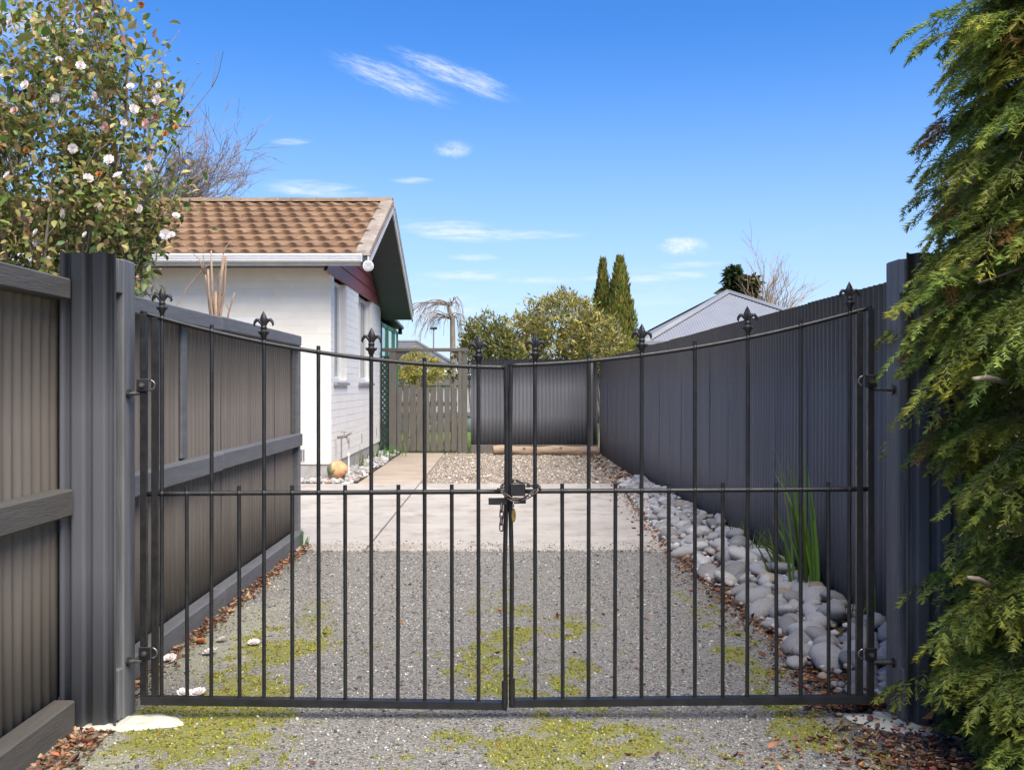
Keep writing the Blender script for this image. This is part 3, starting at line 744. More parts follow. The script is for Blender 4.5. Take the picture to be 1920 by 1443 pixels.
def chain_path(ctrl, step=.023):
    P = [Vector(p) for p in ctrl]; dense = []
    for i in range(len(P) - 1):
        p0, p1, p2, p3 = P[max(i - 1, 0)], P[i], P[i + 1], P[min(i + 2, len(P) - 1)]
        for k in range(24):
            t = k / 24
            dense.append(0.5 * ((2 * p1) + (p2 - p0) * t + (2 * p0 - 5 * p1 + 4 * p2 - p3) * t * t + (3 * p1 - p0 - 3 * p2 + p3) * t ** 3))
    dense.append(P[-1]); out = [dense[0]]; acc = 0
    for a, b in zip(dense[:-1], dense[1:]):
        acc += (b - a).length
        if acc >= step: out.append(b); acc = 0
    for i, (a, b) in enumerate(zip(out[:-1], out[1:])):
        q = (b - a).to_track_quat('X', 'Z') @ Matrix.Rotation(math.radians(90) * (i % 2) + .5, 3, 'X').to_quaternion()
        link('link', LM, None, ch, (a + b) / 2, q.to_euler())
d = GY - .030; bk = GY + .030
chain_path([(gx(934), GY + .004, gz(922)), (gx(938), d, gz(917)), (gx(952), d, gz(930)), (gx(966), d - .004, gz(937)), (gx(986), d, gz(931)), (gx(1006), d, gz(918)),
            (gx(1011), GY, gz(913)), (gx(1002), bk, gz(912)), (gx(985), bk, gz(910)), (gx(968), bk, gz(902)), (gx(950), bk, gz(908)), (gx(936), bk, gz(918)), (gx(934), GY + .006, gz(923))])
chain_path([(gx(941), GY - .024, gz(944)), (gx(940), GY - .024, gz(992))])
pl = thing('padlock', 'small weathered brass padlock hanging from the gate chain', 'padlock', (gx(963), d - .012, gz(962)))
MB().prism([(gx(963) + .0085 * math.cos(a) * 1.0, gz(963) + .027 * math.sin(a)) for a in np.linspace(0, 2 * math.pi, 16, endpoint=False)], 'y', d - .026, d + .002).build('body', M['brass'], pl)
MB().tube([(gx(963) - .001, d - .012 + .012 * math.cos(a), gz(948) + .024 * max(0, math.sin(a)) ** .6) for a in np.linspace(0, math.pi, 12)], .0028, 8).build('shackle', M['hinge_steel'], pl, True)

# ------------------------------------------------------------------ the white house
HX, HY0, HY1 = -2.40, 14.40, 20.40        # gable wall, front and back of the house
RX, RYE, RYR, RYB, RZR, SL = -1.80, 13.80, 16.90, 20.75, 4.40, 0.41
def rz(y): return RZR - SL * abs(y - RYR)
hs = thing('house', 'white painted brick house with brown tiled gable roof behind the left fence', 'house', (-5.5, 17.4, 0))
HL = -9.0
MB().box(HL, HX - .02, HY0 + .02, HY1 - .02, -.02, 0.235, 0).build('foundation', M['foundation'], hs)
fw = MB().box(HL, HX - .012, HY0 + .0035, HY0 + .10, 0.235, 3.02).build('front_wall', M['brick_paint'], hs)
# front bricks one by one
BH, BL, JT = 0.1085, 0.40, 0.004
BM = MB().box(0, BL - JT, -.095, 0, 0, BH - JT, .003).mesh('brick'); BM.materials.append(M['brick_paint'])
BMH = MB().box(0, BL / 2 - JT, -.095, 0, 0, BH - JT, .003).mesh('brick'); BMH.materials.append(M['brick_paint'])
rowz = 0.24; r = 0; left_over = MB()
while rowz < 2.99:
    x = HX
    if r % 2: x -= BL / 2; link('brick', BMH, None, fw, (x + .0, HY0 + .095 + random.uniform(0, .0008), rowz))
    while x > -8.8:
        x -= BL
        if x > -5.0: link('brick', BM, None, fw, (x, HY0 + .095 + random.uniform(0, .0008), rowz))
        else: left_over.box(x, x + BL - JT, HY0, HY0 + .05, rowz, rowz + BH - JT)
    rowz += BH; r += 1
tag(left_over.build('brick_field', M['brick_paint'], fw), kind='stuff')
# gable wall: brick piers and panels round two windows
WIN = ((14.66, 15.86), (17.22, 19.02)); WZ0, WZ1 = 1.44, 2.93
sw = MB().box(HX - .20, HX - .012, HY0 + .105, 14.652, .235, 2.93).box(HX - .20, HX - .012, 15.868, 17.212, .235, 2.93).box(HX - .20, HX - .012, 19.028, HY1, .235, 2.93)
sw.box(HX - .20, HX - .012, 14.653, 15.867, .235, WZ0 - .006).box(HX - .20, HX - .012, 17.213, 19.027, .235, WZ0 - .006)
sw = sw.build('gable_wall', M['render_white'], hs)
sb = MB(); rowz = .24; r = 0
while rowz < 2.9:
    zt = min(rowz + BH - JT, 2.925)
    y = HY0 - (BL / 2 if r % 2 else 0)
    while y < HY1:
        y0, y1 = max(y, HY0 + .004), min(y + BL - JT, HY1)
        segs = [(y0, y1)]
        if zt > WZ0:
            for (a, b) in WIN:
                segs = [q for (p0, p1) in segs for q in ((p0, min(p1, a)), (max(p0, b), p1)) if q[1] - q[0] > .02]
        for (p0, p1) in segs: sb.box(HX - .055, HX + .002 + random.uniform(-.0015, .0015), p0, p1, rowz, zt)
        y += BL
    rowz += BH; r += 1
tag(sb.build('brick_field', M['render_white'], sw), kind='stuff')
for (a, b) in WIN:
    w = MB()
    X0, X1 = HX - .16, HX - .10
    fr = .055
    for (p0, p1, q0, q1) in ((a + .003, a + fr, WZ0, WZ1), (b - fr, b - .003, WZ0, WZ1), (a + fr, b - fr, WZ0, WZ0 + fr), (a + fr, b - fr, WZ1 - fr, WZ1)):
        w.box(X0, X1, p0, p1, q0, q1, .004)
    mid = a + (b - a) * .5
    w.box(X0, X1 + .006, mid - .03, mid + .03, WZ0 + fr, WZ1 - fr, .004)
    wo_ = w.build('window', M['white_paint'], hs)
    for (p0, p1) in ((a + fr, mid - .03), (mid + .03, b - fr)):
        MB().box(X0 + .02, X0 + .026, p0 + .001, p1 - .001, WZ0 + fr + .001, WZ1 - fr - .001).build('pane', M['glass'], wo_)
    MB().box(X0 - .06, X0 - .055, a + .02, b - .02, WZ0 + .05, WZ1 - .05).build('curtain', M['curtain'], wo_)
    MB().prism([(HX - .10, WZ0 - .004), (HX + .05, WZ0 - .045), (HX + .05, WZ0 - .085), (HX - .004, WZ0 - .07), (HX - .10, WZ0 - .06)], 'y', a - .04, b + .04).build('sill', M['sill'], wo_)
# maroon weatherboards in the gable
z = 2.932; i = 0
while z < 4.15:
    z1 = min(z + .205, 4.22)
    ya0, yb0 = RYR - (RZR - .20 - z) / SL, RYR + (RZR - .20 - z) / SL
    ya1, yb1 = RYR - (RZR - .20 - z1) / SL, RYR + (RZR - .20 - z1) / SL
    ya0, ya1 = max(ya0, HY0 - .5), max(ya1, HY0 - .5); yb0, yb1 = min(yb0, HY1 + .1), min(yb1, HY1 + .1)
    me = MB()
    xo = HX + .030; xi_ = HX + .012
    me.add([(xo, ya0, z), (xo, yb0, z), (xi_, yb1, z1 - .004), (xi_, ya1, z1 - .004), (HX - .02, ya0, z), (HX - .02, yb0, z), (HX - .02, yb1, z1 - .004), (HX - .02, ya1, z1 - .004)],
           [(0, 1, 2, 3), (7, 6, 5, 4), (0, 4, 5, 1), (1, 5, 6, 2), (2, 6, 7, 3), (3, 7, 4, 0)])
    me.build('weatherboard', M['red_board'], hs)
    z = z1; i += 1
# eaves lining along the front, gutter, fascia
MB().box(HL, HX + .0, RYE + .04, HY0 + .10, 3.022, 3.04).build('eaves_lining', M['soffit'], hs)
MB().box(HL, RX - .03, RYE + .005, RYE + .03, 2.985, 3.12, .003).build('fascia', M['barge'], hs)
gp = [(RYE - .115, 3.135), (RYE - .125, 3.13), (RYE - .125, 3.105), (RYE - .112, 3.10), (RYE - .112, 3.075), (RYE - .100, 3.068), (RYE - .10, 3.045), (RYE - .08, 3.03), (RYE + .002, 3.03), (RYE + .002, 3.045), (RYE - .075, 3.045), (RYE - .108, 3.125)]
MB().prism(gp, 'x', HL, RX - .075).build('gutter', M['white_paint'], hs)
MB().box(RX - .076, RX - .068, RYE - .128, RYE + .002, 3.026, 3.137, .002).build('gutter_stop', M['white_paint'], hs)
# roof deck, soffits, barges
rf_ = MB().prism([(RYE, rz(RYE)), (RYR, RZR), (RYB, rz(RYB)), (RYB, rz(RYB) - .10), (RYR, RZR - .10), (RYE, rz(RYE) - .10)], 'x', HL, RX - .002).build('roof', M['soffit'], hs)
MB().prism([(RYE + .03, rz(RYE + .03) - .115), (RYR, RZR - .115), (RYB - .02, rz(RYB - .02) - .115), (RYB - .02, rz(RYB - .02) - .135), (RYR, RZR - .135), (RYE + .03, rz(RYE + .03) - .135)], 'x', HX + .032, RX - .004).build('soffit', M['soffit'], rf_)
for (ya, yb) in ((RYE - .01, RYR - .003), (RYR + .003, RYB + .01)):
    MB().prism([(ya, rz(ya) - .012), (yb, rz(yb) - .012), (yb, rz(yb) - .165), (ya, rz(ya) - .165)], 'x', RX, RX + .024).build('bargeboard', M['barge'], rf_)
    MB().prism([(ya, rz(ya) + .035), (yb, rz(yb) + .035), (yb, rz(yb) - .045), (ya, rz(ya) - .045)], 'x', RX + .025, RX + .034).build('barge_capping', M['rust_edge'] if ya < RYR - 1 else M['barge'], rf_)
# pressed tiles, one by one where they show
TW, NC = 0.232, 9
slope_len = math.hypot(RYR - RYE, RZR - rz(RYE)); CL = slope_len / NC
ang = math.atan(SL)
def tile_mesh(w, l):
    nu, V, Fs = 10, [], []
    for i in range(nu + 1):
        u = i / nu
        crest = 0.020 * (0.5 - 0.5 * math.cos(2 * math.pi * u)) ** 1.0
        dip = 0.030 * math.cos(2 * math.pi * u)
        V += [(u * w, l * 1.02, 0.004 + crest * .8), (u * w, l * .5, .024 + crest), (u * w, -.015 - dip * .6, .056 + crest), (u * w, -.022 - dip, .046 + crest * .9), (u * w, -.026 - dip, -.004 + crest * .2)]
    for i in range(nu):
        for k in range(4):
            a = i * 5 + k; Fs.append((a, a + 5, a + 6, a + 1))
    me = MB().add(V, Fs).mesh('tile', 'auto'); return me
TM = tile_mesh(TW, CL); TM.materials.append(M['tile'])
far_tiles = []
tv = np.array([v.co[:] for v in TM.vertices]); tf = [tuple(p.vertices) for p in TM.polygons]
Rm = Matrix.Rotation(ang, 3, 'X')
ft = MB()
for c in range(NC):
    yb_ = RYE + c * CL * math.cos(ang); zb_ = rz(RYE) + c * CL * math.sin(ang)
    x = RX - .16 + (TW / 2 if c % 2 else 0); k = 0
    while x > HL + .1:
        x -= TW
        if x > -5.9: link('tile', TM, None, rf_, (x, yb_ + random.uniform(-.004, .004), zb_ + random.uniform(0, .004)), (ang, 0, random.uniform(-.008, .008)))
        else: ft.add([Rm @ Vector(v) + Vector((x, yb_, zb_)) for v in tv], tf)
ft.build('tile_field', M['tile'], rf_, True)['kind'] = 'stuff'
# back slope courses (seen only from the side)
bk_ = MB()
for c in range(10):
    ya, yb = RYR + (RYB - RYR) * c / 10, RYR + (RYB - RYR) * (c + 1) / 10
    bk_.prism([(ya, rz(ya) + .012), (yb + .02, rz(yb + .02) + .032), (yb + .02, rz(yb + .02) + .002), (ya, rz(ya) + .002)], 'x', HL, RX - .1)
bk_.build('tile_course', M['tile'], rf_)['kind'] = 'stuff'
# ridge and verge caps
x = RX + .02
while x > -9:
    a = .42
    MB().prism([(RYR - .15, RZR + .0), (RYR - .10, RZR + .055), (RYR, RZR + .085 + random.uniform(-.003, .003)), (RYR + .10, RZR + .055), (RYR + .15, RZR - .0)], 'x', x - a + .004, x).build('ridge_cap', M['ridge'], rf_)
    x -= a
n_v = 8
for s_, (ya, yb) in enumerate(((RYE - .02, RYR - .16), (RYR + .16, RYB + .02))):
    for k in range(n_v):
        p, q = ya + (yb - ya) * k / n_v, ya + (yb - ya) * (k + 1) / n_v - .006
        lift = .004 * (k % 2)
        me = MB(); V = []
        for y in (p, q):
            for (xx, h) in ((RX + .040, .0), (RX + .036, .062), (RX - .03, .075), (RX - .16, .060), (RX - .19, .025), (RX - .19, .0)):
                V.append((xx, y, rz(y) + h + lift))
        me.add(V, [(i, (i + 1) % 6, 6 + (i + 1) % 6, 6 + i) for i in range(6)] + [tuple(range(6)), tuple(range(11, 5, -1))]).build('verge_cap', M['verge'], rf_)
# flood light under the gutter end
fl = MB().tube([(-1.84, 13.74, 2.99), (-1.80, 13.70, 2.95)], .03, 10).box(-1.88, -1.80, 13.72, 13.80, 2.97, 3.03, .01).build('flood_light', M['plastic'], hs, 'auto')
MB().tube([(-1.80, 13.72, 2.98), (-1.775, 13.64, 2.965), (-1.765, 13.61, 2.96)], [.035, .072, .074], 16).build('reflector', M['white_paint'], fl, 'auto')
MB().tube([(-1.765, 13.609, 2.96), (-1.762, 13.598, 2.958)], [.064, .055], 16).build('lens', M['lamp_glass'], fl, 'auto')
# meter box door, air vent, weep slots
MB().box(-3.93, -3.33, HY0 - .014, HY0 - .003, 1.75, 2.32, .003).build('meter_box_door', M['render_white'], hs)
vt = MB().box(-2.90, -2.76, HY0 - .012, HY0 - .003, 0.27, 0.46, .003).build('air_vent', M['white_paint'], hs)
for k in range(6):
    for j in range(4): MB().box(-2.89 + j * .032, -2.866 + j * .032, HY0 - .016, HY0 - .0125, 0.285 + k * .028, .303 + k * .028).build('slot', M['plastic'], vt)
for (y, z) in ((16.1, .36), (17.6, .36), (18.8, .37), (19.7, .37)):
    MB().box(HX + .0045, HX + .008, y - .03, y + .03, z, z + .16).build('weep_slot', M['sill'], hs)
# green lean-to at the back
ex = MB().box(-6.0, HX - .03, 20.42, 24.0, -.02, 2.66).build('rear_extension', M['green_paint'], hs)
MB().add([(-6.0, 20.40, 2.86), (HX + .10, 20.40, 2.86), (HX + .10, 24.3, 2.70), (-6.0, 24.3, 2.70), (-6.0, 20.40, 2.92), (HX + .10, 20.40, 2.92), (HX + .10, 24.3, 2.76), (-6.0, 24.3, 2.76)],
         [(0, 3, 2, 1), (4, 5, 6, 7), (0, 1, 5, 4), (1, 2, 6, 5), (2, 3, 7, 6), (3, 0, 4, 7)]).build('rear_roof', M['soffit'], hs)
MB().box(HX - .028, HX + .06, 24.2, 24.34, 2.58, 2.70, .01).build('rear_gutter', M['plastic'], hs)
for (a, b) in ((20.55, 21.5), (21.75, 22.8), (23.05, 23.85)):
    w = MB()
    for (p0, p1, q0, q1) in ((a, a + .06, .5, 2.62), (b - .06, b, .5, 2.62), (a + .06, b - .06, .5, .56), (a + .06, b - .06, 2.56, 2.62)): w.box(HX - .03, HX + .01, p0, p1, q0, q1, .003)
    w = w.build('rear_window', M['green_paint'], hs)
    MB().box(HX - .028, HX - .012, a + .06, b - .06, .561, 2.559).build('pane', M['green_glass'], w)

# garden tap in front of the gable wall
tp = thing('garden_tap', 'old metal garden tap on a standpipe against the white house wall', 'tap', (-2.28, 14.75, 0))
MB().tube([(-2.30, 14.72, -.02), (-2.30, 14.72, .62)], .012, 8).build('standpipe', M['galv'], tp)
mb = MB(); mb.tube([(-2.36, 14.72, .60), (-2.24, 14.72, .615), (-2.17, 14.70, .66), (-2.14, 14.70, .70)], [.018, .022, .014, .012], 8); mb.tube([(-2.22, 14.72, .60), (-2.19, 14.70, .52)], [.014, .012], 8)
mb.build('spout', M['galv'], tp, True)
MB().tube([(-2.26, 14.72, .62), (-2.26, 14.72, .68)], .008, 6).tube([(-2.31, 14.72, .685), (-2.21, 14.72, .685)], .009, 6).build('handle', M['galv'], tp)
MB().tube([(-2.185, 14.66, .0), (-2.185, 14.66, .34)], .010, 8).lathe([(.016, 0), (.02, .02), (.012, .05)], (-2.185, 14.66, .33), 8).build('hose_riser', M['white_paint'], tp)

# ------------------------------------------------------------------ arbour, picket gate, lattice
AY = 20.22
sA = F / AY
ax = lambda px: (px - VPX) / sA
az_ = lambda py: CAMH - (py - HY) / sA
ab = thing('garden_arbour', 'brown grey timber frame over the picket gate at the back', 'arbour', (ax(802), AY, 0))
MB().box(ax(729.5), ax(743.5), AY - .05, AY + .08, -.02, az_(659), .006).build('post', M['picket'], ab)
MB().box(ax(859), ax(866), AY - .05, AY + .05, -.02, az_(659), .006).build('post', M['picket'], ab)
MB().box(ax(866.4), ax(876), AY - .02, AY + .08, -.02, az_(661), .006).build('post', M['picket'], ab)
MB().box(ax(717), ax(881), AY - .06, AY + .09, az_(658.8), az_(652.5), .006).build('beam', M['picket'], ab)
def bracket(x0, sgn, z1, r=.26):
    pts = [(x0, z1), (x0 + sgn * r, z1)] + [(x0 + sgn * (r - r * .92 * math.sin(a)), z1 - r * 1.05 + r * .98 * math.cos(a)) for a in np.linspace(.06, math.pi / 2, 9)] + [(x0, z1 - r * 1.05)]
    MB().prism(pts, 'y', AY - .02, AY + .02).build('bracket', M['picket'], ab)
bracket(ax(743.6), 1, az_(659.2)); bracket(ax(858.9), -1, az_(659.2), .14)
pg = thing('picket_gate', 'brown grey picket gate closing the side path at the back', 'gate', (ax(802), AY, 0))
edges = [(744.5, 753), (756, 766), (769, 780), (781.6, 792.5), (794.5, 804.8), (807.6, 817.5), (820.5, 830.6), (833.4, 843.4), (846.4, 856.6)]
for i, (a, b) in enumerate(edges):
    MB().box(ax(a), ax(b), AY - .012, AY + .008, .05, az_(726 + random.uniform(-1, 1) - (3 if i in (1, 2) else 0)), .003).build('picket', M['picket'], pg)
for (y0, y1) in ((753, 761), (834, 843)): MB().box(ax(744), ax(857.5), AY + .009, AY + .045, az_(y1), az_(y0), .004).build('rail', M['picket'], pg)
MB().add([(ax(746), AY + .010, az_(832)), (ax(752), AY + .010, az_(832)), (ax(856), AY + .010, az_(764)), (ax(850), AY + .010, az_(764)), (ax(746), AY + .03, az_(832)), (ax(752), AY + .03, az_(832)), (ax(856), AY + .03, az_(764)), (ax(850), AY + .03, az_(764))],
         [(0, 1, 2, 3), (7, 6, 5, 4), (0, 4, 5, 1), (1, 5, 6, 2), (2, 6, 7, 3), (3, 7, 4, 0)]).build('brace', M['picket'], pg)
lt = thing('lattice_panel', 'narrow dark lattice panel between the house and the arbour post', 'lattice', (ax(722), AY, 0))
x0, x1, z0, z1 = ax(714.5), ax(729), .03, az_(667)
MB().box(x0, x0 + .022, AY, AY + .03, z0, z1, .002).box(x1 - .022, x1, AY, AY + .03, z0, z1, .002).box(x0 + .022, x1 - .022, AY, AY + .03, z1 - .03, z1, .002).build('frame', M['lattice'], lt)
wd = x1 - x0
for layer, sg in ((0, 1), (1, -1)):
    zz = z0 - wd
    while zz < z1:
        a0, a1 = (zz, zz + wd) if sg > 0 else (zz + wd, zz)
        yy_ = AY + .003 + .009 * layer; h = .032
        def cz(v): return min(max(v, z0), z1)
        q = [(x0 + .003, cz(a0)), (x1 - .003, cz(a1)), (x1 - .003, cz(a1 + h * 1.6)), (x0 + .003, cz(a0 + h * 1.6))]
        if max(p[1] for p in q) - min(p[1] for p in q) > .05: MB().prism(q, 'y', yy_, yy_ + .008).build('slat', M['lattice'], lt)
        zz += .115

# ------------------------------------------------------------------ beyond the back fence
nf = thing('corrugated_fence', 'pale zinc corrugated fence far behind the picket gate', 'fence', (-2.5, 30, 0))
sheets(nf, (-6, 30), (1, 0), (0, -1), 8, 0, 1.66, M['iron_light'], w=1.6, seg=6)
MB().box(-6, 2, 29.93, 29.985, 1.36, 1.50, .004).build('rail', M['rail_grey'], nf)
MB().box(-6, 2, 29.93, 29.985, .45, .57, .004).build('rail', M['rail_grey'], nf)
# grey tiled house beyond
th = thing('house', 'distant house with a dark grey tiled roof seen over the arbour beam', 'house', (-5, 46, 0))
TY = 44.0
def tat(px, py, Y): return at(px, py, Y)
MB().box(-13, -2.4, 45, 52, -.05, 2.2).build('wall', M['white_wall'], th)
mb = MB(); nC = 14
eL, eR, rL, rR = -13.6, -1.75, -10.5, -4.0
ez, rz_ = 2.1, 3.42; ey, ry = TY, 48.4
for c in range(nC):
    t0, t1 = c / nC, (c + 1.12) / nC
    pr = lambda t, s: ((eL + (rL - eL) * t) if s < 0 else (eR + (rR - eR) * t), ey + (ry - ey) * t, ez + (rz_ - ez) * t)
    a, b, c_, d_ = pr(t0, -1), pr(t0, 1), pr(min(t1, 1), 1), pr(min(t1, 1), -1)
    mb.add([(a[0], a[1], a[2] + .05), (b[0], b[1], b[2] + .05), c_, d_, (a[0], a[1], a[2] - .02), (b[0], b[1], b[2] - .02)], [(0, 1, 2, 3), (4, 5, 1, 0)])
rr = mb.build('roof', M['grey_tile'], th)
MB().add([(eR, ey, ez), (eR, 53, ez), (rR, ry, rz_), (eL, ey, ez), (eL, 53, ez), (rL, ry, rz_)], [(0, 1, 2), (4, 3, 5), (1, 4, 5, 2)]).build('rear_slope', M['grey_tile'], rr)
MB().tube([(rL, ry, rz_ + .03), (rR, ry, rz_ + .03), (eR, ey, ez + .06)], .09, 6).build('ridge_cap', M['grey_tile'], rr)
MB().box(eL, eR, ey - .1, ey - .02, ez - .16, ez - .01).build('gutter', M['white_paint'], th)
lp = thing('street_lamp', 'thin distant lamp pole rising above the grey tiled roof', 'street lamp', at(813, 720, 62))
p0 = at(813, 720, 62); p1 = at(813, 617, 62)
MB().tube([p0, p1], [.07, .045], 6).build('pole', M['flashing'], lp)
MB().box(p1[0] - .22, p1[0] + .22, p1[1] - .1, p1[1] + .1, p1[2] - .02, p1[2] + .12, .03).build('lamp_head', M['plastic'], lp)

# neighbour's silver hip roof on the right
nh = thing('house', 'neighbouring house with a silver grey corrugated hip roof beyond the right fence', 'house', (6.8, 30, 0))
cl, crn, apx = Vector((3.72, 26.3, 2.5)), Vector((9.9, 26.3, 2.5)), Vector(at(1364, 546, 30.0))
bl_, br_ = Vector((3.72, 33.7, 2.5)), Vector((9.9, 33.7, 2.5))
MB().box(4.1, 9.5, 26.7, 33.3, -.05, 2.45).build('wall', M['white_wall'], nh)
def hip_face(a, b, top, mat):
    """corrugated triangular slope with its ribs running from eave to hip"""
    e = (b - a); L_ = e.length; e.normalize()
    foot = a + e * (top - a).dot(e); up = (top - foot); nrm = e.cross(up).normalized()
    tt = (foot - a).length / L_; n_ = int(L_ / .0762 * 6); V = []; Fs = []
    for i in range(n_ + 1):
        q = i / n_; hgt = q / tt if q < tt else (1 - q) / (1 - tt)
        off = nrm * (.0085 * math.cos(2 * math.pi * q * L_ / .0762))
        for t in (0, .5, 1): V.append(a + e * (q * L_) + up * (hgt * t) + off)
    for i in range(n_):
        for k in (0, 1): Fs.append((i * 3 + k, i * 3 + 3 + k, i * 3 + 4 + k, i * 3 + 1 + k))
    return MB().add(V, Fs).mesh('roof_slope', True)
for (a, b) in ((cl, crn), (bl_, cl), (crn, br_), (br_, bl_)):
    link('roof_slope', hip_face(a.copy(), b.copy(), apx, M['zinc_roof']), M['zinc_roof'], nh)
for c_ in (cl, crn, bl_, br_):
    dirv = (apx - c_).normalized(); sd = dirv.cross(Vector((0, 0, 1))).normalized(); upv = sd.cross(dirv).normalized()
    V = []
    for p in (c_, apx):
        V += [p - sd * .16 - upv * .005, p - sd * .03 + upv * .035, p + upv * .06, p + sd * .03 + upv * .035, p + sd * .16 - upv * .005]
    MB().add(V, [(i, i + 1, i + 6, i + 5) for i in range(4)] + [(0, 4, 3, 2, 1), (5, 6, 7, 8, 9)]).build('hip_cap', M['flashing'], nh, True)
MB().box(3.6, 10.0, 26.12, 26.26, 2.40, 2.52, .01).build('gutter', M['flashing'], nh)
MB().box(3.56, 3.70, 26.27, 33.8, 2.40, 2.52, .01).build('gutter', M['flashing'], nh)

# ------------------------------------------------------------------ vegetation helpers
LEAF_V = np.array([(0, 0, 0), (-.24, .30, .06), (0, .32, -.01), (.24, .30, .06), (-.19, .70, .03), (0, .70, -.04), (.19, .70, .03), (0, 1, -.14)])
LEAF_F = np.array([(0, 2, 1), (0, 3, 2), (1, 2, 5), (1, 5, 4), (2, 3, 6), (2, 6, 5), (4, 5, 7), (5, 6, 7)])
THIN_V = np.array([(0, 0, 0), (-.5, .45, .05), (.5, .45, .05), (0, 1, -.08)]); THIN_F = np.array([(0, 2, 1), (1, 2, 3)])

def branchy(root, d0, length, r0, levels, nsub, spread, up, jit, sides=5, minr=.004, shrink=.62, kids=None, segs=6, tips=None):
    """recursive limbs as one mesh builder"""
    mb = MB()
    def grow(p, d, L_, r, lev):
        pts, rad = [Vector(p)], [r]; d = Vector(d).normalized()
        for i in range(segs):
            d = (d + Vector((random.gauss(0, jit), random.gauss(0, jit), random.gauss(0, jit) + up * .12))).normalized()
            pts.append(pts[-1] + d * (L_ / segs)); rad.append(max(r * (1 - .75 * (i + 1) / segs), minr * .6))
        mb.tube(pts, rad, sides if lev > 1 else (4 if lev == 1 else 3), cap=False)
        if tips is not None and lev <= 1: tips.append((pts, d.copy()))
        if lev > 0:
            for k in range(nsub[levels - lev]):
                j = random.randint(max(1, segs // 3), segs); q = pts[j]
                ax_ = d.orthogonal().normalized(); ax_.rotate(Matrix.Rotation(random.uniform(0, 6.283), 3, d))
                nd = (d * math.cos(spread) + ax_ * math.sin(spread)).normalized()
                grow(q, nd, L_ * shrink * random.uniform(.7, 1.15), max(rad[j] * .72, minr), lev - 1)
    grow(root, d0, length, r0, levels)
    return mb

def shrub_crown(blobs, n, lsize, cols, w=None, thin=False, updir=0.3, shell=.55, jit=.2):
    """leaves spread through the outer part of several ellipsoids, in clumps"""
    P, Nn = [], []
    tot = sum(b[3] * b[4] * b[5] for b in blobs)
    for (cx, cy, cz, rx, ry, rz2) in blobs:
        m = int(n * rx * ry * rz2 / tot) + 1
        nc = max(m // 14, 1)
        dirs = rand_dir(nc); rad = (shell + (1 - shell) * rng.uniform(0, 1, nc) ** .7) * (1 + .13 * np.sin(dirs[:, 0] * 7 + cx * 3) * np.cos(dirs[:, 2] * 6 + cy))
        C = dirs * rad[:, None]
        idx = rng.integers(0, nc, m)
        p = C[idx] + rng.normal(0, .075, (m, 3))
        P.append(p * np.array([rx, ry, rz2]) + np.array([cx, cy, cz])); Nn.append(dirs[idx])
    P = np.concatenate(P); Nn = np.concatenate(Nn); m = len(P)
    d = Nn * .7 + rand_dir(m) * .9 + np.array([0, 0, updir])
    R = rot_from(d, rand_dir(m) + Nn * .8)
    s = lsize * rng.lognormal(0, .25, m)
    scl = np.column_stack([s * (.28 if thin else .95), s, s])
    cc = pick(cols, m, w, jit)
    return scatter(THIN_V if thin else LEAF_V, THIN_F if thin else LEAF_F, P, R, scl, cc)
def crown(name, parent, data, mat):
    V, Fs, C = data
    return link(name, np_mesh(name, V, Fs, C), mat, parent)

# ------------------------------------------------------------------ camellia on the left
cm = thing('camellia_tree', 'flowering camellia with white blooms and bronze green leaves behind the left fence', 'tree', (-3.05, 6.75, 0))
tips = []
trunk = MB()
CB = Vector((-3.05, 6.75, 0))
for k in range(14):
    a = random.uniform(0, 6.283); tilt = random.uniform(.04, .25)
    d0 = Vector((math.cos(a) * tilt * 1.25, math.sin(a) * tilt * .8, 1))
    mb = branchy(CB + Vector((math.cos(a) * .12, math.sin(a) * .12, 0)), d0, random.uniform(2.5, 3.6), random.uniform(.018, .030), 2, (9, 5), .50, .25, .05, 6, .004, .26, segs=9, tips=tips)
    trunk.add(mb.v, mb.f)
trunk.build('trunk', M['bark'], cm, True)
P, D = [], []
for pts, d in tips:
    m = len(pts)
    for k in range(20):
        j = random.uniform(m * .15, m - 1.001); i = int(j); p = pts[i].lerp(pts[min(i + 1, m - 1)], j - i)
        P.append(p + Vector((random.gauss(0, .05), random.gauss(0, .05), random.gauss(0, .05)))); D.append((pts[min(i + 1, m - 1)] - pts[i]).normalized())
P = np.array(P); D = np.array(D)
cx, cy, cz = -3.22, 6.75, 2.80
q = ((P[:, 0] - cx) / 1.12) ** 2 + ((P[:, 1] - cy) / 1.1) ** 2 + ((P[:, 2] - cz) / 1.45) ** 2
edge = 1.0 + .25 * np.sin(P[:, 2] * 5.1) * np.cos(P[:, 0] * 4.3 + 1)
k = (q < edge) & (P[:, 2] > 1.62)
P, D = P[k], D[k]
EXTRA = 10500
e_dir = rand_dir(EXTRA); e_r = rng.uniform(.25, 1.0, EXTRA) ** .6
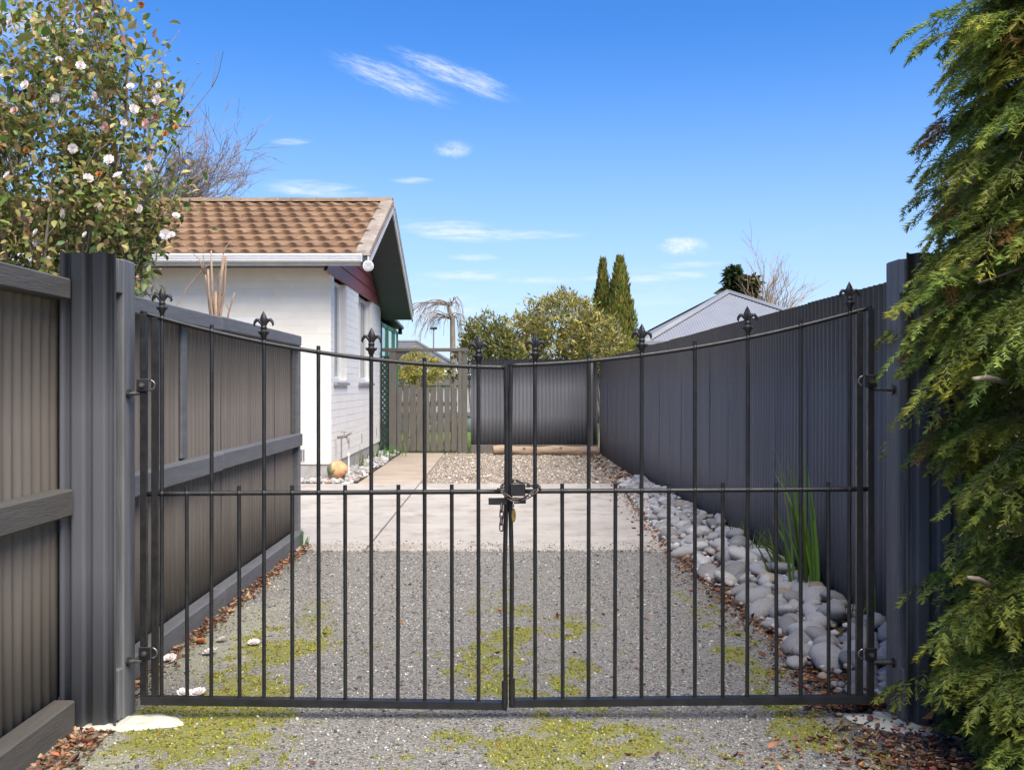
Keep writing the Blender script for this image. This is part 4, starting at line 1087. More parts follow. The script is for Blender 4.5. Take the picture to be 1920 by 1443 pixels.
# clumps of leaves filling the crown
cl_c = rand_dir(330) * (rng.uniform(.2, 1, (330, 1)) ** .5) * np.array([1.13, 1.05, 1.50]) + np.array([cx, cy, cz])
cl_c = cl_c[cl_c[:, 2] > 1.75]
ii = rng.integers(0, len(cl_c), EXTRA)
EP = cl_c[ii] + rng.normal(0, .095, (EXTRA, 3))
P = np.concatenate([P, EP]); D = np.concatenate([D, (cl_c[ii] - np.array([cx, cy, cz - .6])) / 1.2])
n = len(P)
d = D * .6 + rand_dir(n) * .8 + np.array([0, 0, -.15])
R = rot_from(d, rand_dir(n) * .8 + np.array([.2, -.2, 1.0]))
s = .052 * rng.lognormal(0, .26, n)
cols = pick([(0.16, 0.23, 0.055), (0.26, 0.275, 0.075), (0.37, 0.32, 0.10), (0.38, 0.24, 0.11), (0.50, 0.43, 0.17), (0.085, 0.14, 0.035)], n, (5, 5, 4, 3, 1.5, 3), .18)
V, Fs, C = scatter(LEAF_V, LEAF_F, P + (0), R, np.column_stack([s * 1.05, s, s]), cols)
link('crown', np_mesh('crown', V, Fs, C), M['leaf'], cm)
print('camellia leaves', n)
# flowers, buds
def flower_mesh():
    V, Fs = [], []
    for ring, (cnt, rr_, tilt, ln) in enumerate(((8, .008, .25, .034), (7, .006, .65, .028), (5, .003, 1.1, .022))):
        for k in range(cnt):
            a = 2 * math.pi * (k + ring * .5) / cnt
            u = Vector((math.cos(a), math.sin(a), 0)); w = Vector((-math.sin(a), math.cos(a), 0)); z = Vector((0, 0, 1))
            def pt(t, s_): 
                c = u * (rr_ + ln * t * math.cos(tilt)) + z * (ln * t * math.sin(tilt) + .006 * t * t) + w * s_ * ln * .5
                return c
            b = len(V); V += [pt(0, -.35), pt(0, .35), pt(.6, -.95), pt(.6, .95), pt(1.0, -.45), pt(1.0, .45)]
            Fs += [(b, b + 1, b + 3, b + 2), (b + 2, b + 3, b + 5, b + 4)]
    return MB().add(V, Fs)
fmesh = {}
for nm in ('petal', 'petal_pink', 'petal_brown'):
    me = flower_mesh().mesh('flower', True); me.materials.append(M[nm]); fmesh[nm] = me
fl_px = [(28, 208), (68, 435), (262, 392), (190, 388), (298, 160), (296, 188), (48, 160), (120, 132), (151, 124), (110, 112), (245, 163), (280, 316), (222, 330), (136, 278),
         (200, 238), (322, 440), (70, 455), (20, 40), (15, 330), (86, 280), (165, 335), (310, 440), (45, 315), (95, 360), (232, 230), (250, 205), (60, 210), (180, 180), (275, 232), (330, 405), (8, 140), (105, 188), (30, 400), (160, 440),
         (85, 75), (150, 60), (205, 300), (232, 365), (120, 400), (262, 345)]
for i, (px, py) in enumerate(fl_px):
    Y = 6.0 + random.uniform(-.25, .35); p = at(px, py, Y)
    kd = 'petal' if i % 14 else 'petal_pink'
    o = link('flower', fmesh[kd], None, cm, p, (random.uniform(.7, 1.9), random.uniform(-.5, .5), random.uniform(-.8, .8)), (random.uniform(.45, .8),) * 3)
for (px, py) in ((143, 150), (292, 218), (50, 283), (186, 327), (330, 240), (310, 252), (60, 180), (265, 10), (50, 436)):
    o = link('flower', fmesh['petal_brown'], None, cm, at(px, py, 6.05), (random.uniform(.6, 2), random.uniform(-.5, .5), 0), (.5,) * 3)
nb = 420
BP = cl_c[rng.integers(0, len(cl_c), nb)] + rng.normal(0, .13, (nb, 3))
sB = rng.uniform(.006, .012, nb)
V, Fs, C = scatter(OCT_V, OCT_F, BP, rot_from(rand_dir(nb), rand_dir(nb)), np.column_stack([sB, sB * 1.5, sB]), pick([(.55, .25, .18), (.62, .36, .26), (.45, .3, .12)], nb))
tag(link('buds', np_mesh('buds', V, Fs, C, True), M['leaf_dull'], cm), kind='stuff')

# ------------------------------------------------------------------ conifer on the right
cf = thing('conifer_tree', 'large drooping green conifer filling the right edge in front of the gate post', 'tree', (2.55, 3.75, 0))
CX, CY = 2.575, 3.60
MB().tube([(CX, CY, -.05), (CX + .02, CY, 1.2), (CX - .02, CY + .03, 2.6), (CX, CY, 4.4)], [.10, .085, .06, .02], 10).build('trunk', M['bark_dark'], cf, True)
def conifer_r(z):
    return np.interp(z, [0, .25, .8, 1.2, 1.6, 2.1, 2.6, 3.2, 4.2, 4.8], [.90, .98, 1.00, 1.10, 1.13, 1.12, .96, .70, .30, .05])
# limbs that carry the sprays
limbs = MB()
for b in range(240):
    z = random.uniform(.1, 4.5); a = random.uniform(0, 2 * math.pi); Lr = float(conifer_r(z)) * random.uniform(.6, .92)
    o = Vector((math.cos(a), math.sin(a), 0)); rise = random.uniform(.0, .3)
    pts = [Vector((CX, CY, z)) + o * (Lr * t_) + Vector((0, 0, Lr * (rise * t_ - (rise + .12) * t_ ** 3))) for t_ in np.linspace(0, 1, 6)]
    limbs.tube(pts, [.011 * (1 - .8 * i_ / 5) + .0015 for i_ in range(6)], 4, cap=False)
limbs.build('branches', M['bark_dark'], cf, False)
# flat drooping sprays: axis -> side twigs -> needles
NBG, PER = 1020, 9
NS = NBG * PER
bz = rng.uniform(-.02, 4.5, NBG)
ba = np.where(rng.uniform(0, 1, NBG) < .86, rng.uniform(math.pi * .62, math.pi * 1.76, NBG), rng.uniform(0, 2 * math.pi, NBG))
br = conifer_r(bz) * (.30 + .36 * rng.uniform(0, 1, NBG) ** .5) * (1 + .13 * np.sin(bz * 5.2 + 1.1 * np.cos(ba * 3)))
bo_ = np.column_stack([np.cos(ba), np.sin(ba), np.zeros(NBG)]); bt_ = np.column_stack([-np.sin(ba), np.cos(ba), np.zeros(NBG)])
bd_ = bo_ + bt_ * rng.normal(0, .30, (NBG, 1)) + np.array([0, 0, 1.]) * rng.normal(-.02, .20, (NBG, 1)); bd_ /= np.linalg.norm(bd_, axis=1, keepdims=True)
bs_ = np.cross(bd_, np.array([0, 0, 1.])) + rng.normal(0, .18, (NBG, 3)); bs_ /= np.linalg.norm(bs_, axis=1, keepdims=True)
bl = rng.uniform(.20, .40, NBG)
bu = np.repeat(((np.arange(PER) + .4) / PER)[None], NBG, 0) + rng.uniform(-.05, .05, (NBG, PER)); bsg = np.where(np.arange(PER) % 2 == 0, 1., -1.); bsg[-1] = 0
SB_ = np.column_stack([CX + br * np.cos(ba), CY + br * np.sin(ba), bz])[:, None] + bd_[:, None] * (bl[:, None] * bu)[..., None]
SB_[..., 2] -= bl[:, None] * .30 * bu ** 2
SD = bd_[:, None] * rng.uniform(.7, 1.0, (NBG, PER, 1)) + bs_[:, None] * bsg[None, :, None] * rng.uniform(.45, .95, (NBG, PER, 1)) + np.array([0, 0, -1.]) * (.10 + .40 * bu[..., None] * rng.uniform(.4, 1.3, (NBG, PER, 1)))
SB_ = SB_.reshape(-1, 3); SD = SD.reshape(-1, 3); SD /= np.linalg.norm(SD, axis=1, keepdims=True)
SLn = rng.uniform(.12, .24, NS) * np.tile(1.15 - .45 * (np.arange(PER) / PER), NBG)
SS = np.cross(SD, np.array([0, 0, 1.])) + rng.normal(0, .25, (NS, 3)); SS /= np.linalg.norm(SS, axis=1, keepdims=True)
stone_ = np.clip(np.repeat(rng.uniform(0, 1, NBG), PER) + rng.normal(0, .12, NS), 0, 1); syel = np.clip(np.repeat(rng.normal(.36, .30, NBG), PER) + rng.normal(0, .12, NS), 0, 1); srust = rng.uniform(0, 1, NS) < .03
NT = 11
tt = (np.arange(NT) + .6) / NT; sg = np.where(np.arange(NT) % 2 == 0, 1., -1.)
tpos = np.repeat(tt[None], NS, 0) + rng.uniform(-.03, .03, (NS, NT)); tpos = np.clip(tpos, .05, 1)
TBs = SB_[:, None] + SD[:, None] * (SLn[:, None] * tpos)[..., None]
TBs[..., 2] -= SLn[:, None] * .42 * tpos ** 2
TDs = SD[:, None] * rng.uniform(.55, .95, (NS, NT, 1)) + SS[:, None] * sg[None, :, None] * rng.uniform(.45, .9, (NS, NT, 1)) + np.array([0, 0, -1.]) * (.25 + .45 * tpos[..., None]) * rng.uniform(.5, 1.2, (NS, NT, 1))
TDs /= np.linalg.norm(TDs, axis=2, keepdims=True)
TLs = SLn[:, None] * (.48 - .30 * tpos) * rng.uniform(.7, 1.25, (NS, NT))
TB, TD, TL = TBs.reshape(-1, 3), TDs.reshape(-1, 3), TLs.ravel()
TP = tpos.ravel(); TT, TY_, TR = np.repeat(stone_, NT), np.repeat(syel, NT), np.repeat(srust, NT)
NP = 13
nt = len(TB)
t = np.repeat(((np.arange(NP) + .5) / NP)[None], nt, 0) + rng.uniform(-.04, .04, (nt, NP))
base = TB[:, None] + TD[:, None] * (TL[:, None] * t)[..., None]; base[..., 2] -= (TL[:, None] * .25 * t * t)
side = np.cross(TD, np.array([0, 0, 1.])) + rng.normal(0, .2, (nt, 3)); side /= np.linalg.norm(side, axis=1, keepdims=True) + 1e-9
sgn = np.where(np.arange(NP) % 2 == 0, 1, -1)[None, :, None]
nd = TD[:, None] * .75 + side[:, None] * sgn * .70 + np.array([0, 0, .10]) + rng.normal(0, .18, (nt, NP, 3))
nlen = .0265 * (1.1 - .35 * t) * rng.uniform(.75, 1.2, (nt, NP))
nrm = np.cross(side, TD)[:, None] + rng.normal(0, .4, (nt, NP, 3))
N_ = nt * NP
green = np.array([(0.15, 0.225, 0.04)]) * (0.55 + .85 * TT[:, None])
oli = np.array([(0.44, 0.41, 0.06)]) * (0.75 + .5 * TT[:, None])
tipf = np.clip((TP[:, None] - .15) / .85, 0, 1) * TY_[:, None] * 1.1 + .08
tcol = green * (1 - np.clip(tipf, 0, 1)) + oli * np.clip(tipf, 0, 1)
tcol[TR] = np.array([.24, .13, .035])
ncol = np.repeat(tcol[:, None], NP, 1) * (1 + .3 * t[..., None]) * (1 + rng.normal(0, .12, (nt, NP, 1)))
NV = np.array([(-.5, 0, 0), (.5, 0, 0), (0, 1, 0)], float); NF = np.array([(0, 1, 2)])
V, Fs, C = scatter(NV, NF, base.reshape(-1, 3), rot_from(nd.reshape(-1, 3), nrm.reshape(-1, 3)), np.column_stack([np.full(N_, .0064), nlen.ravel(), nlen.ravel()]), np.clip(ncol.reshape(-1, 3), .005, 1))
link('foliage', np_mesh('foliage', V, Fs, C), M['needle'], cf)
print('conifer needles', N_)
# twigs as slim three-sided blades
TWV = np.array([(-1, 0, 0), (1, 0, 0), (0, 0, 1), (0, 1, 0)], float); TWF = np.array([(0, 1, 3), (1, 2, 3), (2, 0, 3)])
def twig_mesh(B, Dv, Ln, wd_, name, mat):
    V, Fs, C = scatter(TWV, TWF, B, rot_from(Dv, rand_dir(len(B))), np.column_stack([np.full(len(B), wd_), Ln, np.full(len(B), wd_)]))
    link(name, np_mesh(name, V, Fs), mat, cf)
twig_mesh(TB, TD + np.array([0, 0, -.15]), TL * .95, .0012, 'twigs', M['bark_red'])
twig_mesh(SB_ - SD * .03, SD + np.array([0, 0, -.25]), SLn + .03, .0022, 'spray_stems', M['bark_red'])
for (pa, pb) in ((at(1825, 710, 3.05), at(1885, 716, 3.3)), (at(1815, 1082, 3.15), at(1860, 1100, 3.4))):
    MB().tube([pa, Vector(pa).lerp(Vector(pb), .4) + Vector((0, 0, .008)), pb], [.006, .009, .010], 7).build('dead_stub', M['bark'], cf, True)

# ------------------------------------------------------------------ shrubs and trees beyond the fences
YG = [(0.30, 0.28, 0.06), (0.20, 0.20, 0.05), (0.40, 0.34, 0.08), (0.12, 0.13, 0.045), (0.34, 0.27, 0.12), (0.48, 0.42, 0.33)]
def shrub(label, blobs, n, size, cols, w, stem, thin=True, name='shrub', mat='leaf_dull'):
    b0 = blobs[0]; t = thing(name, label, 'shrub', (b0[0], b0[1], 0))
    mb = MB()
    for k in range(stem):
        bb = random.choice(blobs); a = random.uniform(0, 6.28)
        tip = Vector((bb[0] + bb[3] * .6 * math.cos(a), bb[1] + bb[4] * .5 * math.sin(a), bb[2] + bb[5] * random.uniform(.1, .75)))
        st = Vector((bb[0] + random.uniform(-.2, .2), bb[1] + random.uniform(-.2, .2), -.02))
        mid = st.lerp(tip, .5) + Vector((random.uniform(-.15, .15), random.uniform(-.1, .1), .1))
        mb.tube([st, mid, tip], [.035, .022, .006], 5, cap=False)
    mb.build('stems', M['bark'], t, True)
    crown('crown', t, shrub_crown(blobs, n, size, cols, w, thin, jit=.22), M[mat])
    return t
bx = lambda px, py, Y: at(px, py, Y)
def ell(px, py, Y, rpx, rpy, ry=None):
    p = at(px, py, Y); return (p[0], p[1], p[2], rpx * Y / F, ry if ry else rpx * Y / F * .8, rpy * Y / F)
shrub('wide rounded yellow green shrub behind the dark back fence', [ell(1040, 625, 22.6, 78, 72, .9), ell(1110, 640, 22.4, 58, 62, .8), ell(985, 640, 22.4, 48, 60, .8), ell(1060, 600, 22.9, 70, 52, .8), ell(1130, 655, 22.2, 50, 48, .7)], 15000, .105, YG, (4, 4, 3, 3, 2, 1), 14)
shrub('smaller olive shrub beside the weeping tree at the left end of the back fence', [ell(915, 648, 21.6, 48, 58, .6), ell(893, 668, 21.5, 36, 42, .5), ell(938, 660, 21.7, 36, 50, .6)], 6500, .095, [(0.19, 0.19, 0.045), (0.13, 0.145, 0.04), (0.28, 0.25, 0.06), (0.09, 0.10, 0.035)], (4, 4, 2, 2), 8)
shrub('bright yellow green shrub seen through the arbour opening', [ell(785, 690, 28.5, 44, 30, .8), ell(760, 698, 28.3, 28, 28, .7), ell(815, 700, 28.3, 30, 20, .6)], 3600, .11, [(0.33, 0.30, 0.06), (0.24, 0.24, 0.05), (0.42, 0.34, 0.09)], None, 6)
shrub('small loose shrub growing just behind the top of the picket gate', [ell(778, 722, 21.2, 34, 22, .3), ell(795, 735, 21.2, 26, 18, .3)], 420, .07, [(0.26, 0.22, 0.09), (0.17, 0.16, 0.06), (0.33, 0.27, 0.13)], None, 9)
shrub('variegated climber on the right post of the arbour', [ell(852, 690, 21.0, 9, 34, .15), ell(846, 705, 20.9, 10, 12, .15)], 260, .07, [(0.14, 0.15, 0.06), (0.45, 0.43, 0.30), (0.10, 0.11, 0.05)], None, 3, thin=False)

def columnar(label, px, top, base_px, w_px, Y, n, cols):
    x, _, zt = at(px, top, Y); t = thing('columnar_conifer', label, 'tree', (x, Y, 0), 'pair of columnar conifers')
    MB().tube([(x, Y, -.05), (x, Y, zt * .9)], [.07, .01], 6).build('trunk', M['bark_dark'], t)
    r0 = w_px * Y / F / 2
    h = rng.uniform(0, 1, n) ** .9; a = rng.uniform(0, 2 * np.pi, n)
    prof = r0 * np.clip(1.12 * (1 - h) ** .78, .03, 1) * (1 + .12 * np.sin(h * 23 + a * 3))
    rr = prof * rng.uniform(.55, 1.05, n)
    P = np.column_stack([x + rr * np.cos(a), Y + rr * np.sin(a), .4 + (zt - .4) * h])
    d = np.column_stack([np.cos(a) * .45, np.sin(a) * .45, np.full(n, 1.0)]) + rand_dir(n) * .28
    s = .13 * rng.lognormal(0, .2, n)
    V, Fs, C = scatter(THIN_V, THIN_F, P, rot_from(d, np.column_stack([np.cos(a), np.sin(a), np.zeros(n)]) + rand_dir(n) * .5), np.column_stack([s * .36, s, s]), pick(cols, n, jit=.22))
    link('foliage', np_mesh('foliage', V, Fs, C), M['leaf_dull'], t)
columnar('shorter left one of the two pointed columnar conifers', 1130, 492, 660, 70, 25.2, 7500, [(0.17, 0.18, 0.035), (0.26, 0.23, 0.045), (0.10, 0.125, 0.03)])
columnar('taller right one of the two pointed columnar conifers', 1162, 488, 665, 104, 24.6, 12500, [(0.19, 0.20, 0.038), (0.28, 0.25, 0.05), (0.11, 0.14, 0.03)])

def far_tree(label, px, top, w_px, Y, n, cols):
    x, _, zt = at(px, top, Y); t = thing('conifer_tree', label, 'tree', (x, Y, 0))
    MB().tube([(x, Y, -.05), (x, Y, zt * .95)], [.25, .03], 6).build('trunk', M['bark_dark'], t)
    r0 = w_px * Y / F / 2
    nl = 26; P = []; D = []
    h = rng.uniform(0, 1, n); lv = np.floor(h * nl) / nl; a = rng.uniform(0, 2 * np.pi, n)
    k = rng.integers(0, 7, n); a = k * .9 + lv * 40 + rng.normal(0, .25, n)
    rr = r0 * (1 - lv * .93) ** .75 * rng.uniform(.15, 1.1, n)
    P = np.column_stack([x + rr * np.cos(a), Y + rr * np.sin(a), 1 + (zt - 1) * lv + rr * .18 + rng.normal(0, .06, n)])
    d = np.column_stack([np.cos(a), np.sin(a), np.full(n, .25)]) + rand_dir(n) * .6
    s = .34 * rng.lognormal(0, .25, n)
    V, Fs, C = scatter(THIN_V, THIN_F, P, rot_from(d, rand_dir(n) + np.array([0, 0, 1.])), np.column_stack([s * .5, s, s]), pick(cols, n, jit=.22))
    link('foliage', np_mesh('foliage', V, Fs, C), M['leaf_dull'], t)
far_tree('dark green conifer standing behind the silver roof', 1376, 500, 62, 48, 5200, [(0.035, 0.065, 0.03), (0.055, 0.085, 0.035), (0.08, 0.09, 0.03)])
far_tree('smaller brownish conifer just right of the dark one behind the silver roof', 1408, 517, 44, 47, 2600, [(0.10, 0.10, 0.045), (0.07, 0.085, 0.035), (0.15, 0.12, 0.06)])

def bare_tree(label, px, Y, segsets, name='bare_tree'):
    x = at(px, 720, Y)[0]; t = thing(name, label, 'tree', (x, Y, 0)); return t, x
t, x = bare_tree('bare winter tree behind the tiled roof on the left', 205, 27, None)
tr = MB(); tr.tube([(x, 27, -.05), (x + .1, 27, 2.5), (x, 27.05, 5.7)], [.22, .17, .08], 8); tr.build('trunk', M['bark_dark'], t, True)
mb = MB()
for k in range(14):
    a = random.uniform(-.8, .8); tl = random.uniform(.7, 1.5)
    b = branchy((x, 27, random.uniform(4.3, 5.6)), (math.cos(a) * tl, math.sin(a) * tl * .7, random.uniform(.30, .85)), random.uniform(2.6, 3.4), .05, 3, (8, 6, 4), .50, .14, .07, 5, .0065, .50, segs=8)
    mb.add(b.v, b.f)
mb.build('branches', M['bark_dark'], t)
t, x = bare_tree('bare winter tree right of the conifers behind the silver roof', 1440, 46, None)
MB().tube([(x, 46, -.05), (x, 46, 2.6)], [.2, .14], 7).build('trunk', M['bark_dark'], t)
mb = MB()
for k in range(9):
    a = random.uniform(0, 6.28); tl = random.uniform(.1, .5)
    b = branchy((x, 46, 2.4), (math.cos(a) * tl, math.sin(a) * tl, 1.0), random.uniform(2.4, 4.0), .06, 2, (8, 6), .45, .3, .07, 4, .010, .5, segs=6)
    mb.add(b.v, b.f)
mb.build('branches', M['bark_red'], t)
# weeping tree
wx = at(850, 720, 23.5)[0]; wz = at(850, 598, 23.5)[2]
t = thing('weeping_tree', 'small bare weeping tree with arching branches behind the arbour', 'tree', (wx, 23.5, 0))
MB().tube([(wx + .03, 23.5, -.05), (wx, 23.5, 1.2), (wx - .02, 23.5, wz), (wx - .10, 23.5, wz + .22), (wx - .12, 23.5, wz + .36)], [.085, .07, .058, .04, .025], 8).build('trunk', M['bark'], t, True)
mb = MB()
for k in range(34):
    a = random.choice((random.gauss(math.pi, .75), random.gauss(math.pi, .5), random.gauss(0, .8)))
    R_ = random.uniform(.45, 1.25) if abs(math.cos(a) + 1) < .6 else random.uniform(.25, .55)
    z0 = wz + random.choice((0, .05, .3, .34)); hgt = random.uniform(.02, .22); drop = random.uniform(.2, .75)
    pts = []; o = Vector((math.cos(a), math.sin(a), 0))
    for i in range(11):
        q = i / 10
        pts.append(Vector((wx - .06, 23.5, z0)) + o * (R_ * (q ** .85)) + Vector((random.gauss(0, .014), random.gauss(0, .014), hgt * math.sin(q * 2.2) * 1.2 - drop * q ** 3)))
    mb.tube(pts, [.010 * (1 - .8 * i / 10) + .0022 for i in range(11)], 4, cap=False)
    for j in range(7):
        i0 = random.randint(3, 9); p = pts[i0]; dd = (pts[i0 + 1] - pts[i0]).normalized()
        tw = [p]; dv = dd + Vector((random.uniform(-.4, .4), random.uniform(-.4, .4), random.uniform(-.1, .3)))
        for i in range(4):
            dv = (dv + Vector((random.gauss(0, .1), random.gauss(0, .1), -.38))); tw.append(tw[-1] + dv.normalized() * random.uniform(.05, .10))
        mb.tube(tw, [.0032, .003, .0028, .0025, .002], 3, cap=False)
mb.build('branches', M['bark_dark'], t)

# pruned shrub against the house front, behind the fence
ps = thing('pruned_shrub', 'hard pruned bare shrub with thick cut stems behind the brown fence', 'shrub', (at(398, 723, 9.6)[0], 9.6, 0))
def stem(pxs, r0, r1, sides=7, Y=9.6, name='stem', mat='bark_red'):
    pts = [Vector(at(a, b, Y + random.uniform(-.06, .06))) for a, b in pxs]
    mb = MB(); nn = len(pts); mb.tube(pts, [r0 + (r1 - r0) * i / (nn - 1) for i in range(nn)], sides)
    mb.build(name, M[mat], ps, True)
base_ = (400, 700)
for pth_, r0, r1 in (([base_, (400, 640), (395, 590), (388, 530), (385, 515)], .030, .014), ([base_, (404, 620), (393, 560), (390, 505)], .026, .012), ([base_, (402, 600), (398, 540), (396, 470)], .026, .012),
                     ([base_, (408, 610), (412, 540), (420, 480)], .036, .019), ([base_, (405, 590), (404, 548)], .026, .022), ([base_, (412, 600), (421, 540), (424, 480)], .026, .012),
                     ([base_, (425, 600), (436, 562), (440, 548)], .018, .008), ([base_, (428, 595), (430, 582), (412, 545), (408, 525), (414, 505)], .010, .006),
                     ([base_, (330, 575), (355, 535), (385, 500), (393, 497)], .012, .007), ([(385, 515), (378, 500), (375, 487), (365, 478), (340, 455), (312, 448)], .009, .005),
                     ([(372, 512), (381, 500), (381, 465), (388, 440), (391, 425), (397, 423)], .008, .003), ([(418, 478), (424, 462), (434, 452)], .010, .004), ([(290, 575), (291, 555), (286, 542), (281, 532)], .010, .004), ([(291, 558), (296, 543), (294, 534)], .007, .005)):
    stem(pth_, r0 * .62, r1 * .72)

# ------------------------------------------------------------------ log, boulder, stones, plants, litter
lg = thing('log', 'weathered round log lying along the foot of the back fence', 'log', (0.9, 19.72, 0))
pts = [(-.13 + 2.06 * i / 14, 19.74 + .05 * math.sin(i * .5), .085 + .012 * math.sin(i * .9) + (.012 if i < 3 else 0)) for i in range(15)]
mb = MB().tube(pts, [.085 + .008 * math.sin(i * 1.7) + .012 * (i / 14) for i in range(15)], 16)
mb.build('trunk_piece', M['log'], lg, 'auto')
for (i, dx) in ((4, .02), (9, -.01)): MB().tube([Vector(pts[i]) + Vector((dx, -.05, .04)), Vector(pts[i]) + Vector((dx, -.10, .075))], [.03, .02], 8).build('knot', M['log'], lg, True)

def stone_mesh(seed, rough=.16, sub=2, amp2=.05):
    import bmesh
    r_ = np.random.default_rng(seed)
    bm = bmesh.new(); bmesh.ops.create_icosphere(bm, subdivisions=sub + 1, radius=1.0)
    dirs = rand_dir_seed(r_, 7); am = r_.uniform(-rough, rough, 7); fr = r_.uniform(1.2, 2.6, 7)
    for v in bm.verts:
        d = np.array(v.co[:]); k = 1 + sum(a * math.sin(f * float(np.dot(d, q)) * 1.6 + i) for i, (a, f, q) in enumerate(zip(am, fr, dirs)))
        k += amp2 * math.sin(5 * d[0] + seed) * math.sin(5 * d[1] + 2 * seed) * math.cos(4 * d[2])
        v.co = v.co * k
    for f in bm.faces: f.smooth = True
    me = bpy.data.meshes.new('river_stone'); bm.to_mesh(me); bm.free(); return me
def rand_dir_seed(r_, n):
    v = r_.normal(size=(n, 3)); return v / np.linalg.norm(v, axis=1, keepdims=True)
bd = MB(); 
bme = stone_mesh(77, .24, 2, .10); bme.materials.append(M['boulder'])
bo = link('boulder', bme, None, None, (-2.28, 14.22, .12), (0.1, .2, .4), (.165, .14, .145)); tag(bo, 'orange and green rounded boulder at the corner of the white house', 'boulder')

SM = [stone_mesh(100 + i, .15, 1, .05) for i in range(9)]
for i, me in enumerate(SM): me.materials.append(M['stone_tan'] if i == 8 else M['stone'])
def strip_left(y):   # left edge of the cobble strip
    return float(np.interp(y, [4.3, 4.9, 5.4, 6.0, 7.0, 8.0, 9.5, 12, 14.2], [1.50, 1.50, 1.52, 1.50, 1.45, 1.44, 1.47, 1.58, 1.66]))
placed = []
tries = 0
def add_stones(target, rmin, rmax, y0, y1, layer):
    cnt = 0; tries = 0
    while cnt < target and tries < 30000:
        tries += 1
        y = y0 + (y1 - y0) * random.random() ** 1.15
        xl = strip_left(y) + (.10 if layer else 0); x = random.uniform(xl, 1.95)
        r = random.uniform(rmin, rmax) * (1.1 if y < 9 else .95)
        ok = True
        for (a, b, c, l) in placed:
            if l == layer and abs(b - y) < .4 and (a - x) ** 2 + (b - y) ** 2 < ((c + r) * (.80 if layer == 0 else .92)) ** 2: ok = False; break
        if not ok: continue
        placed.append((x, y, r, layer)); cnt += 1
add_stones(30, .064, .086, 4.35, 9.0, 0)
add_stones(135, .050, .070, 4.35, 14.2, 0)
add_stones(80, .036, .050, 4.3, 13.5, 0)
add_stones(50, .045, .070, 4.6, 12, 1)
def mound(x, y): 
    q = max(0.0, min(1.0, (x - strip_left(y)) / .45)); return .10 * q
placed.sort(key=lambda s: s[1])
print('stones', len(placed))
for i, (x, y, r, l) in enumerate(placed):
    me = SM[random.randint(0, 8) if random.random() < .4 else random.randint(0, 7)]
    fl_ = random.uniform(.45, .78)
    z = mound(x, y) + r * fl_ * (.55 if l == 0 else 1.25) 
    o = link('river_stone', me, None, None, (x, y, z), (random.gauss(0, .18), random.gauss(0, .18) - .15, random.uniform(0, 6.28)), (r * random.uniform(1.05, 1.45), r * random.uniform(.8, 1.0), r * fl_))
    tone = 'tan' if me is SM[8] else 'grey'
    where = 'between the gate and the iris plant' if y < 5.9 else ('beside the gravel beyond the iris plant' if y < 8.25 else 'beside the concrete slab')
    tag(o, ('raised smooth ' if l else 'smooth ') + tone + ' river stone ' + where + ' along the dark fence', 'stone', 'river stones along the right fence')
flat_s = link('river_stone', SM[3], None, None, (1.43, 4.86, .025), (0, 0, .6), (.055, .04, .03)); tag(flat_s, 'small flat pale stone lying alone on the gravel left of the cobbles', 'stone')
lone = link('river_stone', SM[2], None, None, (1.46, 8.0, .03), (0, .1, .3), (.11, .08, .055)); tag(lone, 'flat pale stone at the corner of the concrete slab', 'stone')
# soil mound below the cobbles
nx, ny = 12, 90; V = []; Fs = []
for j in range(ny + 1):
    y = 4.24 + (14.2 - 4.24) * j / ny
    for i in range(nx + 1):
        xl = strip_left(y) - .10; x = xl + (1.995 - xl) * i / nx; V.append((x, y, mound(x, y) * .8 + .006 + .010 * math.sin(x * 31 + y * 17) * math.sin(y * 23) - (.03 if i == 0 else 0)))
for j in range(ny):
    for i in range(nx): a = j * (nx + 1) + i; Fs.append((a, a + 1, a + nx + 2, a + nx + 1))
tag(MB().add(V, Fs).build('soil_bed', M['soil'], None, True), kind='structure')

# pebbles beside the house
def pebbles(name, n, fn, size, label):
    P = np.array([fn() for _ in range(n)]); s = size * rng.lognormal(0, .3, n)
    ico = stone_mesh(5, .1, 0, .03); tv_ = np.array([v.co[:] for v in ico.vertices]); tf_ = np.array([tuple(p.vertices) for p in ico.polygons])
    V, Fs, C = scatter(tv_, tf_, P + np.column_stack([np.zeros((n, 2)), s * .3]), rot_from(np.column_stack([rng.normal(size=(n, 2)), np.zeros(n)]), np.tile([0., 0, 1], (n, 1))), np.column_stack([s, s * .8, s * .6]),
                       pick([(.42, .41, .40), (.31, .30, .29), (.52, .50, .48), (.36, .29, .24), (.24, .25, .25)], n, jit=.15))
    tag(link(name, np_mesh(name, V, Fs, C, True), M['pebble']), label, 'pebbles', kind='stuff')
def house_strip():
    if random.random() < .45: return (random.uniform(-4.4, -2.0), random.uniform(13.86, 14.38), random.uniform(0, .03))
    y = random.uniform(14.2, 20.1); return (random.uniform(-2.39, -1.99 + .03 * math.sin(y * 3)), y, .012 + random.uniform(0, .035))
def strip_gap():
    y = 4.3 + 9.8 * random.random() ** 1.2; x = random.uniform(strip_left(y) - .03, 1.97); return (x, y, mound(x, y) * .85 + random.uniform(.0, .03))
pebbles('small_cobbles', 1300, strip_gap, .024, 'small grey pebbles filling the gaps between the river stones')
pebbles('pebble_bed', 1500, house_strip, .036, 'mixed grey pebbles along the foot of the white house')
tag(MB().box(-4.6, -1.98, 13.90, 14.42, -.05, .004).box(-2.42, -1.985, 14.425, 20.25, -.05, .010).build('house_border', M['soil']), kind='structure')

